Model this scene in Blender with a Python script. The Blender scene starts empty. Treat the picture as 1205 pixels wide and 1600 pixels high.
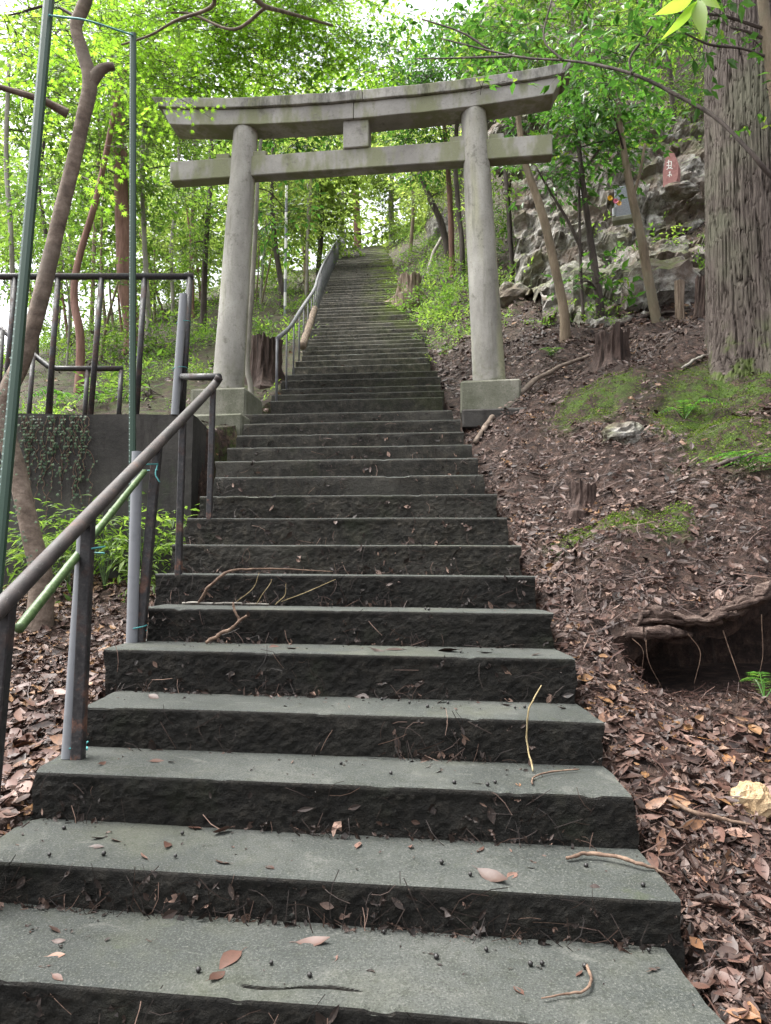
import bpy, math, numpy as np
from mathutils import Vector, Matrix

# ------------------------------------------------------------------ camera, light, exposure
F, CX, CY, CZ = 1120.0, 602.5, 800.0, 1.6
PITCH = math.atan(90 / F)
SC = bpy.context.scene
COL = SC.collection
cam_d = bpy.data.cameras.new('camera'); cam = bpy.data.objects.new('camera', cam_d); COL.objects.link(cam)
cam.location = (0, 0, CZ); cam.rotation_euler = (math.pi / 2 + PITCH, 0, 0)
cam_d.sensor_fit = 'VERTICAL'; cam_d.sensor_height = 36; cam_d.lens = 36 * F / 1600
cam_d.clip_start = 0.05; cam_d.clip_end = 500
SC.camera = cam

SUN_EL, SUN_AZ = math.radians(66), math.radians(-78)      # azimuth of the sun seen from the camera, clockwise from +Y
w = bpy.data.worlds.new('World'); SC.world = w; w.use_nodes = True
wn = w.node_tree.nodes; wl = w.node_tree.links
for n in list(wn): wn.remove(n)
sky = wn.new('ShaderNodeTexSky'); sky.sky_type = 'NISHITA'; sky.sun_disc = False
sky.sun_elevation = SUN_EL; sky.sun_rotation = SUN_AZ; sky.air_density = 1.0; sky.dust_density = 6.0; sky.ozone_density = 1.0
hs = wn.new('ShaderNodeHueSaturation'); hs.inputs['Saturation'].default_value = 0.22   # thin overcast
bg = wn.new('ShaderNodeBackground'); bg.inputs['Strength'].default_value = 0.15
wo = wn.new('ShaderNodeOutputWorld')
wl.new(sky.outputs[0], hs.inputs['Color']); wl.new(hs.outputs[0], bg.inputs['Color']); wl.new(bg.outputs[0], wo.inputs[0])
sd = bpy.data.lights.new('sun', 'SUN'); sd.energy = 1.3; sd.angle = math.radians(40); sd.color = (1, 0.97, 0.92)
sun = bpy.data.objects.new('sun', sd); COL.objects.link(sun)
sdir = Vector((math.sin(SUN_AZ) * math.cos(SUN_EL), math.cos(SUN_AZ) * math.cos(SUN_EL), math.sin(SUN_EL)))
sun.rotation_euler = sdir.to_track_quat('Z', 'Y').to_euler()
vs = SC.view_settings
vs.view_transform = 'Standard'; vs.look = 'None'; vs.gamma = 1; vs.use_curve_mapping = False; vs.exposure = 2.0
SC.cycles.max_bounces = 6; SC.cycles.diffuse_bounces = 3; SC.cycles.glossy_bounces = 2
SC.cycles.transmission_bounces = 3; SC.cycles.transparent_max_bounces = 4
SC.cycles.use_denoising = True

RNG = np.random.default_rng(11)

# ------------------------------------------------------------------ helpers
def P(px, py, Y):
    u = (px - CX) / F; v = (CY - py) / F
    y = math.cos(PITCH) - v * math.sin(PITCH); z = math.sin(PITCH) + v * math.cos(PITCH)
    s = Y / y
    return np.array([u * s, Y, z * s + CZ])

def proj(p):
    x, y, z = p[0], p[1], p[2] - CZ
    f = y * math.cos(PITCH) + z * math.sin(PITCH); up = -y * math.sin(PITCH) + z * math.cos(PITCH)
    return CX + F * x / f, CY - F * up / f

def pxm(npx, Y):                      # a length in photo pixels at depth Y, in metres
    return npx * Y / F

def _hash(ix, iy, iz):
    h = (ix * 374761393 + iy * 668265263 + iz * 1274126177) & 0x7fffffff
    h = ((h ^ (h >> 13)) * 1274126177) & 0x7fffffff
    h = h ^ (h >> 16)
    return (h & 0xffff) / 65535.0

def noise(x, y, z=0.0):
    x = np.asarray(x, float); y = np.asarray(y, float); z = np.asarray(z, float) + 0 * x
    ix = np.floor(x).astype(np.int64); iy = np.floor(y).astype(np.int64); iz = np.floor(z).astype(np.int64)
    fx, fy, fz = x - ix, y - iy, z - iz
    fx, fy, fz = (t * t * (3 - 2 * t) for t in (fx, fy, fz))
    r = 0
    for dx in (0, 1):
        for dy in (0, 1):
            for dz in (0, 1):
                wgt = (fx if dx else 1 - fx) * (fy if dy else 1 - fy) * (fz if dz else 1 - fz)
                r = r + wgt * _hash(ix + dx, iy + dy, iz + dz)
    return r * 2 - 1

def fbm(x, y, z=0.0, o=4):
    r = 0; a = 1.0; f = 1.0
    for i in range(o):
        r = r + a * noise(np.asarray(x) * f + 17.3 * i, np.asarray(y) * f + 5.1 * i, np.asarray(z) * f + 9.7 * i); a *= 0.5; f *= 2.03
    return r

def smooth(a, b, x):
    t = np.clip((np.asarray(x, float) - a) / (b - a), 0, 1); return t * t * (3 - 2 * t)

class MB:
    """collects vertices and faces of one mesh object"""
    def __init__(s): s.v = []; s.f = []; s.n = 0; s.a = []; s.m = []
    def add(s, v, faces, rnd=None, mi=0):
        v = np.asarray(v, float).reshape(-1, 3)
        fs = [np.asarray(faces)] if isinstance(faces, np.ndarray) else [np.array([f]) for f in faces]
        for f in fs: s.f.append(f + s.n); s.m.append(np.full(len(f), mi, np.int32))
        s.v.append(v); s.n += len(v)
        s.a.append(np.zeros(len(v)) if rnd is None else np.broadcast_to(np.asarray(rnd, float), (len(v),)))
        return s
    def mesh(s, name, smooth_=False):
        me = bpy.data.meshes.new(name)
        V = np.concatenate(s.v).astype(np.float32)
        loops = np.concatenate([f.ravel() for f in s.f]).astype(np.int32)
        tot = np.concatenate([np.full(len(f), f.shape[1], np.int32) for f in s.f])
        st = np.concatenate([[0], np.cumsum(tot)[:-1]]).astype(np.int32)
        me.vertices.add(len(V)); me.vertices.foreach_set('co', V.ravel())
        me.loops.add(len(loops)); me.loops.foreach_set('vertex_index', loops)
        me.polygons.add(len(tot)); me.polygons.foreach_set('loop_start', st); me.polygons.foreach_set('loop_total', tot)
        me.polygons.foreach_set('use_smooth', np.full(len(tot), smooth_, bool))
        mi = np.concatenate(s.m)
        if mi.any(): me.polygons.foreach_set('material_index', mi)
        at = me.attributes.new('rnd', 'FLOAT', 'POINT'); at.data.foreach_set('value', np.concatenate(s.a).astype(np.float32))
        me.update(calc_edges=True); me.validate()
        return me
    def build(s, name, mat, parent=None, smooth_=False, **kw):
        me = s.mesh(name, smooth_)
        for m in (mat if isinstance(mat, (list, tuple)) else [mat]): me.materials.append(m)
        return link(name, me, parent, **kw)

def link(name, me, parent=None, label=None, cat=None, group=None, kind=None):
    o = bpy.data.objects.new(name, me); COL.objects.link(o)
    if parent is not None: o.parent = parent
    tag(o, label, cat, group, kind); return o

def tag(o, label=None, cat=None, group=None, kind=None):
    if label: o['label'] = label
    if cat: o['category'] = cat
    if group: o['group'] = group
    if kind: o['kind'] = kind

def thing(name, label, cat, group=None, loc=(0, 0, 0), rotz=0):
    o = bpy.data.objects.new(name, None); COL.objects.link(o); o.empty_display_size = 0.1
    o.location = loc; o.rotation_euler = (0, 0, rotz); tag(o, label, cat, group); return o

def local(o, pts):                    # world points into the frame of an unparented empty
    m = Matrix.LocRotScale(o.location, o.rotation_euler, None).inverted()
    return np.array([m @ Vector(p) for p in np.asarray(pts, float).reshape(-1, 3)])

BOXF = np.array([[0, 3, 2, 1], [4, 5, 6, 7], [0, 1, 5, 4], [1, 2, 6, 5], [2, 3, 7, 6], [3, 0, 4, 7]])
def box(mb, c, h, rnd=None):
    c = np.asarray(c, float); h = np.asarray(h, float)
    v = np.array([[-1, -1, -1], [1, -1, -1], [1, 1, -1], [-1, 1, -1], [-1, -1, 1], [1, -1, 1], [1, 1, 1], [-1, 1, 1]]) * h + c
    return mb.add(v, BOXF, rnd)

def hexa(mb, v8, rnd=None): return mb.add(v8, BOXF, rnd)

def bevbox(mb, c, h, b=0.012, jit=0.0, rnd=None):
    """box with chamfered edges (48 triangles and fewer)"""
    c = np.asarray(c, float); h = np.asarray(h, float)
    bm_v = []; key = {}
    for sx in (-1, 1):
        for sy in (-1, 1):
            for sz in (-1, 1):
                s = np.array([sx, sy, sz])
                for ax in range(3):
                    p = s * (h - b); p[ax] = s[ax] * h[ax]
                    key[(sx, sy, sz, ax)] = len(bm_v); bm_v.append(p + c)
    f = []
    for ax in range(3):
        o1, o2 = [(1, 2), (2, 0), (0, 1)][ax]
        for s in (-1, 1):
            q = []
            for a, bb in ((-1, -1), (1, -1), (1, 1), (-1, 1)):
                t = [0, 0, 0]; t[ax] = s; t[o1] = a; t[o2] = bb; q.append(key[(*t, ax)])
            f.append(q if s > 0 else q[::-1])
        for a in (-1, 1):
            for bb in (-1, 1):
                t0 = [0, 0, 0]; t0[o1] = a; t0[o2] = bb; t1 = list(t0); t0[ax] = -1; t1[ax] = 1
                q = [key[(*t0, o1)], key[(*t1, o1)], key[(*t1, o2)], key[(*t0, o2)]]
                f.append(q if a * bb > 0 else q[::-1])
    for sx in (-1, 1):
        for sy in (-1, 1):
            for sz in (-1, 1):
                q = [key[(sx, sy, sz, a)] for a in range(3)]
                f.append(q if sx * sy * sz > 0 else q[::-1])
    v = np.array(bm_v)
    if jit: v = v + RNG.normal(0, jit, v.shape)
    return mb.add(v, f, rnd)

def frames(pts):
    pts = np.asarray(pts, float); n = len(pts)
    t = np.gradient(pts, axis=0); t /= np.linalg.norm(t, axis=1, keepdims=True) + 1e-9
    ref = np.array([0, 0, 1.0]) if abs(t[0][2]) < 0.9 else np.array([1.0, 0, 0])
    a = np.cross(ref, t[0]); a /= np.linalg.norm(a); A = [a]
    for i in range(1, n):
        a = A[-1] - t[i] * np.dot(A[-1], t[i]); a /= np.linalg.norm(a) + 1e-9; A.append(a)
    A = np.array(A); return t, A, np.cross(t, A)

def tube(mb, pts, r, segs=8, cap=True, rough=0.0, rf=6.0, rnd=0.0, seed=0.0, ridges=None):
    pts = np.asarray(pts, float); n = len(pts); r = np.broadcast_to(np.asarray(r, float), (n,))
    t, A, B = frames(pts)
    th = np.linspace(0, 2 * math.pi, segs, endpoint=False)
    R = np.repeat(r[:, None], segs, 1)
    if rough or ridges is not None:
        ca, sa = np.cos(th)[None], np.sin(th)[None]
        L = np.concatenate([[0], np.cumsum(np.linalg.norm(np.diff(pts, axis=0), axis=1))])[:, None]
        if rough: R = R * (1 + rough * fbm(ca * 1.5 + seed + 0 * L, sa * 1.5 + 0 * L, L * rf + seed, 3))
        if ridges is not None: R = R + ridges(th[None] + 0 * L, L + 0 * th[None])
    v = pts[:, None] + R[..., None] * (np.cos(th)[None, :, None] * A[:, None] + np.sin(th)[None, :, None] * B[:, None])
    i = np.arange(n - 1)[:, None] * segs; j = np.arange(segs)[None]; k = (j + 1) % segs
    f = np.stack([i + j, i + k, i + segs + k, i + segs + j], -1).reshape(-1, 4)
    off = mb.n
    mb.add(v.reshape(-1, 3), f, rnd)
    if cap:
        mb.f.append(np.array([list(range(segs))[::-1]]) + off); mb.m.append(np.zeros(1, np.int32))
        mb.f.append(np.array([list(range((n - 1) * segs, n * segs))]) + off); mb.m.append(np.zeros(1, np.int32))
    return mb

def spline(pts, n):
    """Catmull-Rom through the points (any width of row)"""
    p = np.asarray(pts, float); p = np.vstack([2 * p[0] - p[1], p, 2 * p[-1] - p[-2]])
    m = len(p) - 3; u = np.linspace(0, m - 1e-6, n); i = u.astype(int); t = (u - i)[:, None]
    a, b, c, d = p[i], p[i + 1], p[i + 2], p[i + 3]
    return 0.5 * (2 * b + (c - a) * t + (2 * a - 5 * b + 4 * c - d) * t * t + (3 * b - a - 3 * c + d) * t ** 3)

# ------------------------------------------------------------------ materials
def M(name, build, bump=None, rough=0.85, spec=0.3):
    m = bpy.data.materials.new(name); m.use_nodes = True
    nt = m.node_tree; N = nt.nodes; L = nt.links
    for n in list(N): N.remove(n)
    out = N.new('ShaderNodeOutputMaterial'); b = N.new('ShaderNodeBsdfPrincipled'); L.new(b.outputs[0], out.inputs[0])
    b.inputs['Roughness'].default_value = rough; b.inputs['Specular IOR Level'].default_value = spec
    g = G_(nt, b, out); build(g); return m

class G_:
    def __init__(s, nt, b, out): s.nt = nt; s.N = nt.nodes; s.L = nt.links; s.b = b; s.out = out; s._c = None
    def co(s, kind='Object'):
        if s._c is None: s._c = s.N.new('ShaderNodeTexCoord')
        return s._c.outputs[kind]
    def wpos(s):
        return s.N.new('ShaderNodeNewGeometry').outputs['Position']
    def noise(s, scale, detail=4, rough=0.6, co=None, stretch=None, dist=0):
        n = s.N.new('ShaderNodeTexNoise'); n.inputs['Scale'].default_value = scale; n.inputs['Detail'].default_value = detail
        n.inputs['Roughness'].default_value = rough; n.inputs['Distortion'].default_value = dist
        c = co if co is not None else s.wpos()
        if stretch is not None:
            mp = s.N.new('ShaderNodeMapping'); mp.inputs['Scale'].default_value = stretch; s.L.new(c, mp.inputs[0]); c = mp.outputs[0]
        s.L.new(c, n.inputs['Vector']); return n.outputs['Fac']
    def voro(s, scale, co=None, feat='F1', stretch=None):
        n = s.N.new('ShaderNodeTexVoronoi'); n.feature = feat; n.inputs['Scale'].default_value = scale
        c = co if co is not None else s.wpos()
        if stretch is not None:
            mp = s.N.new('ShaderNodeMapping'); mp.inputs['Scale'].default_value = stretch; s.L.new(c, mp.inputs[0]); c = mp.outputs[0]
        s.L.new(c, n.inputs['Vector']); return n.outputs['Distance']
    def attr(s, name='rnd'):
        n = s.N.new('ShaderNodeAttribute'); n.attribute_name = name; return n.outputs['Fac']
    def objrnd(s): return s.N.new('ShaderNodeObjectInfo').outputs['Random']
    def ramp(s, fac, stops, interp='LINEAR'):
        r = s.N.new('ShaderNodeValToRGB'); r.color_ramp.interpolation = interp; e = r.color_ramp.elements
        while len(e) < len(stops): e.new(0.5)
        for i, (p, c) in enumerate(stops):
            e[i].position = p; e[i].color = (*c, 1) if len(c) == 3 else c
        s.L.new(fac, r.inputs[0]); return r.outputs[0]
    def rng(s, fac, a, b, c=0.0, d=1.0):
        n = s.N.new('ShaderNodeMapRange'); n.interpolation_type = 'SMOOTHSTEP'
        for i, v in enumerate((a, b, c, d)): n.inputs[1 + i].default_value = v
        s.L.new(fac, n.inputs[0]); return n.outputs[0]
    def mix(s, fac, a, b, mode='MIX'):
        n = s.N.new('ShaderNodeMix'); n.data_type = 'RGBA'; n.blend_type = mode
        for sock, v in ((n.inputs[0], fac), (n.inputs[6], a), (n.inputs[7], b)):
            if isinstance(v, (int, float)): sock.default_value = v
            elif isinstance(v, tuple): sock.default_value = (*v, 1)
            else: s.L.new(v, sock)
        return n.outputs[2]
    def math(s, op, a, b=0.0):
        n = s.N.new('ShaderNodeMath'); n.operation = op
        for i, v in enumerate((a, b)):
            if isinstance(v, (int, float)): n.inputs[i].default_value = v
            else: s.L.new(v, n.inputs[i])
        return n.outputs[0]
    def nz(s):
        n = s.N.new('ShaderNodeSeparateXYZ'); s.L.new(s.N.new('ShaderNodeNewGeometry').outputs['Normal'], n.inputs[0]); return n.outputs[2]
    def xyz(s, co):
        n = s.N.new('ShaderNodeSeparateXYZ'); s.L.new(co, n.inputs[0]); return n.outputs
    def col(s, c):
        if isinstance(c, tuple): s.b.inputs['Base Color'].default_value = (*c, 1)
        else: s.L.new(c, s.b.inputs['Base Color'])
    def roughness(s, c): s.L.new(c, s.b.inputs['Roughness'])
    def bump(s, h, strength=0.5, dist=0.01):
        n = s.N.new('ShaderNodeBump'); n.inputs['Strength'].default_value = strength; n.inputs['Distance'].default_value = dist
        s.L.new(h, n.inputs['Height']); s.L.new(n.outputs[0], s.b.inputs['Normal'])
    def translucent(s, col, fac):
        t = s.N.new('ShaderNodeBsdfTranslucent'); mx = s.N.new('ShaderNodeMixShader'); mx.inputs[0].default_value = fac
        if isinstance(col, tuple): t.inputs[0].default_value = (*col, 1)
        else: s.L.new(col, t.inputs[0])
        s.L.new(s.b.outputs[0], mx.inputs[1]); s.L.new(t.outputs[0], mx.inputs[2]); s.L.new(mx.outputs[0], s.out.inputs[0])

def m_step_(g, lift=0.55, tl=0.78):
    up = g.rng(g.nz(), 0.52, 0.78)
    n1 = g.noise(2.2, 5, 0.65); n2 = g.noise(30, 5, 0.75); n3 = g.noise(170, 3, 0.75)
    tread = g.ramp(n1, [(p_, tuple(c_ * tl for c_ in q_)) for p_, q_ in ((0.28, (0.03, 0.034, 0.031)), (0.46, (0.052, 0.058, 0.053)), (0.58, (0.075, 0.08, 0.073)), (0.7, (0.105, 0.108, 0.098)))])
    tread = g.mix(g.rng(g.noise(7, 6, 0.8, dist=0.8), 0.5, 0.66, 0, 0.65), tread, (0.03, 0.034, 0.027))
    tread = g.mix(g.rng(g.noise(4.3, 5, 0.75, dist=1.0), 0.56, 0.68, 0, 0.5), tread, (0.11, 0.112, 0.1))
    tread = g.mix(g.rng(n2, 0.48, 0.7, 0, 0.6), tread, (0.032, 0.036, 0.027))
    tread = g.mix(g.rng(n3, 0.52, 0.7, 0, 0.75), tread, (0.13, 0.132, 0.118))
    tread = g.mix(g.rng(n3, 0.48, 0.3, 0, 0.8), tread, (0.014, 0.016, 0.013))
    tread = g.mix(g.rng(g.noise(1.1, 4, 0.7), 0.52, 0.68, 0, 0.35), tread, (0.05, 0.055, 0.03))
    tread = g.mix(g.rng(g.noise(2.7, 5, 0.75), 0.6, 0.7, 0, 0.35), tread, (0.045, 0.056, 0.022))
    n4 = g.noise(14, 6, 0.75); n5 = g.noise(60, 5, 0.8)
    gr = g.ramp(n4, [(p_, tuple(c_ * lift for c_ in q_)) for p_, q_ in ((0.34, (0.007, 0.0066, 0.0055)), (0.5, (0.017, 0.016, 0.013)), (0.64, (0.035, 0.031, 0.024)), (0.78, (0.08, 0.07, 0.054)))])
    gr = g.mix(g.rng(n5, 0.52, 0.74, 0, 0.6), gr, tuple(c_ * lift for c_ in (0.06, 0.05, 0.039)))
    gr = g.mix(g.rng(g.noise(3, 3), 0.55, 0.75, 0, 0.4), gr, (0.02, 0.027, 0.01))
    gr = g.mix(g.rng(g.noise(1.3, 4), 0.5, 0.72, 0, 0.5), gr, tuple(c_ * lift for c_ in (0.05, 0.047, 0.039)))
    # the upper steps are mossy towards the bank
    moss = g.math('MULTIPLY', g.rng(g.noise(2.5, 4), 0.38, 0.58), g.attr('rnd'))
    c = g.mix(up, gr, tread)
    c = g.mix(moss, c, (0.1, 0.135, 0.012))
    g.col(c)
    g.roughness(g.rng(n1, 0.3, 0.7, 0.7, 0.9))
    h = g.math('ADD', g.math('MULTIPLY', n4, g.math('SUBTRACT', 1.4, g.math('MULTIPLY', up, 1.2))), g.math('MULTIPLY', n3, 0.22))
    h = g.math('ADD', h, g.math('MULTIPLY', n5, g.math('SUBTRACT', 0.95, g.math('MULTIPLY', up, 0.8))))
    g.bump(h, 1.0, 0.013)

def m_stone(g):      # granite / concrete of the gate
    n1 = g.noise(1.6, 5, 0.6); n2 = g.noise(45, 4, 0.75); n3 = g.noise(130, 2, 0.7)
    c = g.ramp(n1, [(0.3, (0.2, 0.19, 0.172)), (0.5, (0.31, 0.298, 0.272)), (0.7, (0.43, 0.412, 0.382))])
    c = g.mix(g.rng(g.noise(2.4, 4, 0.7, stretch=(1, 1, 0.35)), 0.44, 0.58, 0, 0.85), c, (0.2, 0.21, 0.115))
    c = g.mix(g.rng(n2, 0.5, 0.78, 0, 0.5), c, (0.12, 0.115, 0.1))
    c = g.mix(g.rng(n3, 0.6, 0.8, 0, 0.4), c, (0.52, 0.5, 0.47))
    st = g.noise(7, 5, 0.75, stretch=(1, 1, 0.3))
    c = g.mix(g.math('MULTIPLY', g.rng(st, 0.42, 0.68, 0, 0.7), g.attr('rnd')), c, (0.03, 0.03, 0.026))
    c = g.mix(g.rng(g.noise(5, 5, 0.75), 0.56, 0.72, 0, 0.7), c, (0.12, 0.112, 0.1))
    g.col(c); g.bump(g.math('ADD', n2, g.math('MULTIPLY', n3, 0.5)), 0.35, 0.004)

def m_pillar(g):
    n1 = g.noise(3.0, 5, 0.65, stretch=(1, 1, 0.4)); n2 = g.noise(60, 4, 0.75); n3 = g.noise(130, 2, 0.7)
    c = g.ramp(n1, [(0.32, (0.2, 0.19, 0.17)), (0.5, (0.31, 0.298, 0.268)), (0.68, (0.43, 0.415, 0.375))])
    c = g.mix(g.rng(g.noise(1.2, 3, stretch=(2, 2, 0.3)), 0.48, 0.62, 0, 0.7), c, (0.33, 0.33, 0.19))
    c = g.mix(g.rng(n2, 0.5, 0.75, 0, 0.5), c, (0.13, 0.125, 0.1))
    c = g.mix(g.rng(n3, 0.6, 0.8, 0, 0.4), c, (0.55, 0.53, 0.48))
    c = g.mix(g.rng(g.noise(6, 6, 0.78), 0.54, 0.68, 0, 0.7), c, (0.13, 0.125, 0.1))
    c = g.mix(g.rng(g.noise(11, 4, 0.7, stretch=(1.3, 1.3, 0.12)), 0.54, 0.7, 0, 0.6), c, (0.16, 0.155, 0.12))
    low = g.rng(g.xyz(g.wpos())[2], 3.15, 3.9, 0.85, 0.0)
    c = g.mix(g.math('MULTIPLY', low, g.rng(g.noise(14, 4, 0.7), 0.45, 0.65)), c, (0.1, 0.11, 0.055))
    g.col(c); g.bump(g.math('ADD', n2, g.math('MULTIPLY', n3, 0.5)), 0.35, 0.004)

def m_wall(g):       # old retaining wall, blackened
    n1 = g.noise(1.7, 5, 0.65); n2 = g.noise(28, 5, 0.7); n3 = g.noise(5, 4, 0.7, stretch=(1.5, 1.5, 0.25))
    c = g.ramp(n1, [(0.32, (0.022, 0.021, 0.0195)), (0.52, (0.045, 0.042, 0.038)), (0.7, (0.08, 0.076, 0.066))])
    c = g.mix(g.rng(n3, 0.5, 0.7, 0, 0.7), c, (0.016, 0.013, 0.012))
    c = g.mix(g.rng(n2, 0.5, 0.75, 0, 0.4), c, (0.07, 0.066, 0.055))
    c = g.mix(g.rng(g.noise(3.3, 4), 0.56, 0.72, 0, 0.5), c, (0.045, 0.06, 0.03))
    g.col(c); g.bump(g.math('ADD', n2, g.math('MULTIPLY', g.noise(160, 2), 0.4)), 0.6, 0.008)

def m_plinth(g):
    n1 = g.noise(3.5, 5, 0.65); n2 = g.noise(60, 4, 0.7)
    c = g.ramp(n1, [(0.3, (0.085, 0.09, 0.06)), (0.5, (0.15, 0.15, 0.115)), (0.7, (0.25, 0.24, 0.2))])
    c = g.mix(g.rng(n2, 0.48, 0.72, 0, 0.6), c, (0.06, 0.06, 0.04))
    c = g.mix(g.rng(g.noise(130, 2), 0.62, 0.75, 0, 0.5), c, (0.42, 0.42, 0.37))
    g.col(c); g.bump(n2, 0.5, 0.006)

def m_iron(g):       # black paint with rust
    n1 = g.noise(9, 5, 0.7); n2 = g.noise(60, 3, 0.7)
    c = g.ramp(n2, [(0.35, (0.012, 0.012, 0.014)), (0.62, (0.035, 0.033, 0.034)), (0.75, (0.1, 0.09, 0.085))])
    low = g.attr('rnd')
    rust = g.math('MULTIPLY', g.rng(n1, 0.5, 0.64), g.math('ADD', 0.18, low))
    c = g.mix(rust, c, g.ramp(n2, [(0.3, (0.09, 0.035, 0.02)), (0.7, (0.2, 0.1, 0.065))]))
    g.col(c); g.roughness(g.rng(n1, 0.4, 0.65, 0.38, 0.8)); g.bump(n2, 0.25, 0.003)

def m_railtop(g):    # worn pipe, paint rubbed to brown
    n1 = g.noise(7, 5, 0.7); n2 = g.noise(90, 4, 0.75)
    c = g.ramp(n1, [(0.35, (0.02, 0.018, 0.018)), (0.52, (0.042, 0.034, 0.033)), (0.62, (0.07, 0.053, 0.047)), (0.72, (0.11, 0.058, 0.04))])
    c = g.mix(g.rng(n2, 0.6, 0.72, 0, 0.75), c, (0.17, 0.16, 0.155))
    g.col(c); g.roughness(g.rng(n1, 0.4, 0.65, 0.55, 0.75)); g.bump(n2, 0.3, 0.003)

def m_galv(g):
    n1 = g.noise(12, 4); c = g.ramp(n1, [(0.35, (0.1, 0.1, 0.108)), (0.7, (0.19, 0.19, 0.2))])
    g.col(c); g.b.inputs['Roughness'].default_value = 0.6

def m_plastic(c0):
    def f(g):
        n1 = g.noise(20, 4); g.col(g.mix(g.rng(n1, 0.5, 0.75, 0, 0.35), c0, tuple(x * 0.6 for x in c0))); g.b.inputs['Roughness'].default_value = 0.45
    return f

def m_bamboo(g):
    z = g.noise(40, 3, 0.6); c = g.ramp(z, [(0.35, (0.035, 0.075, 0.02)), (0.6, (0.075, 0.125, 0.042)), (0.78, (0.14, 0.18, 0.09))])
    g.col(c); g.b.inputs['Roughness'].default_value = 0.45

def m_soil(g):
    n1 = g.noise(1.1, 4, 0.6); n2 = g.noise(14, 5, 0.75); n3 = g.noise(75, 4, 0.75)
    c = g.ramp(n2, [(0.3, (0.008, 0.0048, 0.0037)), (0.48, (0.03, 0.0175, 0.013)), (0.6, (0.065, 0.039, 0.029)), (0.74, (0.13, 0.084, 0.064))])
    c = g.mix(g.rng(n3, 0.55, 0.75, 0, 0.5), c, (0.085, 0.054, 0.042))
    ms = g.math('MULTIPLY', g.rng(g.noise(6.5, 6, 0.78), 0.44, 0.56), g.attr('rnd'))
    c = g.mix(ms, c, g.ramp(n3, [(0.3, (0.02, 0.038, 0.005)), (0.6, (0.065, 0.115, 0.012)), (0.8, (0.14, 0.21, 0.03))]))
    g.col(c); g.bump(g.math('ADD', n2, g.math('MULTIPLY', n3, 0.6)), 0.9, 0.035)

def m_rock(g):
    n1 = g.noise(1.1, 5, 0.65); n2 = g.noise(6, 6, 0.72, dist=0.5); n3 = g.noise(38, 5, 0.75)
    c = g.ramp(n2, [(0.32, (0.055, 0.05, 0.044)), (0.44, (0.17, 0.156, 0.138)), (0.54, (0.31, 0.293, 0.27)), (0.68, (0.55, 0.535, 0.51))])
    c = g.mix(g.rng(n1, 0.44, 0.6, 0, 0.75), c, (0.15, 0.105, 0.078))
    c = g.mix(g.rng(g.noise(0.9, 4), 0.5, 0.66, 0, 0.55), c, (0.14, 0.15, 0.07))
    c = g.mix(g.rng(n3, 0.52, 0.7, 0, 0.5), c, (0.07, 0.065, 0.055))
    up = g.rng(g.nz(), 0.35, 0.9)
    c = g.mix(g.math('MULTIPLY', up, g.rng(g.noise(2.0, 5, 0.7), 0.46, 0.6, 0, 0.85)), c, (0.11, 0.14, 0.035))
    g.col(c); g.bump(g.math('ADD', n2, g.math('MULTIPLY', n3, 0.6)), 0.9, 0.05)

def m_bark(stops, sc=10, st=(1, 1, 0.18), patch=None, b=0.02, fine=60):
    def f(g):
        n1 = g.noise(sc, 5, 0.7, stretch=st); n2 = g.noise(fine, 4, 0.7, stretch=(1, 1, 0.5))
        c = g.ramp(n1, stops); c = g.mix(g.rng(n2, 0.5, 0.75, 0, 0.4), c, stops[0][1])
        if patch: c = g.mix(g.rng(g.noise(1.6, 4), 0.5, 0.68, 0, 0.6), c, patch)
        g.col(c); g.bump(g.math('ADD', n1, g.math('MULTIPLY', n2, 0.5)), 0.8, b)
    return f

def m_cedar(g):
    n1 = g.noise(34, 6, 0.75, stretch=(1, 1, 0.1)); n2 = g.noise(70, 4, 0.75, stretch=(1, 1, 0.4))
    c = g.ramp(n1, [(0.3, (0.02, 0.014, 0.011)), (0.46, (0.066, 0.051, 0.043)), (0.6, (0.118, 0.096, 0.083)), (0.76, (0.21, 0.18, 0.163))])
    c = g.mix(g.rng(g.noise(1.1, 4), 0.5, 0.7, 0, 0.5), c, (0.13, 0.14, 0.09))
    c = g.mix(g.rng(n2, 0.55, 0.75, 0, 0.45), c, (0.05, 0.045, 0.04))
    mz = g.math('MULTIPLY', g.rng(g.xyz(g.wpos())[2], 3.2, 3.75, 0.8, 0), g.rng(g.noise(7, 4), 0.48, 0.62))
    c = g.mix(mz, c, (0.09, 0.13, 0.025))
    g.col(c); g.bump(g.math('ADD', n1, g.math('MULTIPLY', n2, 0.4)), 0.8, 0.02)

def m_leaf(stops, trans, fac=0.5, rough=0.45, spec=0.35):
    def f(g):
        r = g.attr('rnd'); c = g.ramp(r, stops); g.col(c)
        g.b.inputs['Roughness'].default_value = rough; g.b.inputs['Specular IOR Level'].default_value = spec
        t = g.mix(1.0, c, trans, 'MULTIPLY') if False else g.ramp(r, [(p, tuple(min(1, a * b) for a, b in zip(cc, trans))) for p, cc in stops])
        g.translucent(t, fac)
    return f

def m_litter(stops):
    def f(g):
        r = g.attr('rnd'); c = g.ramp(r, stops); n = g.noise(45, 5, 0.75)
        c = g.mix(g.rng(n, 0.48, 0.66, 0, 0.7), c, (0.02, 0.012, 0.009)); c = g.mix(g.rng(g.noise(90, 3), 0.58, 0.72, 0, 0.4), c, (0.2, 0.14, 0.11)); g.col(c); g.b.inputs['Roughness'].default_value = 0.55
    return f

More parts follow.
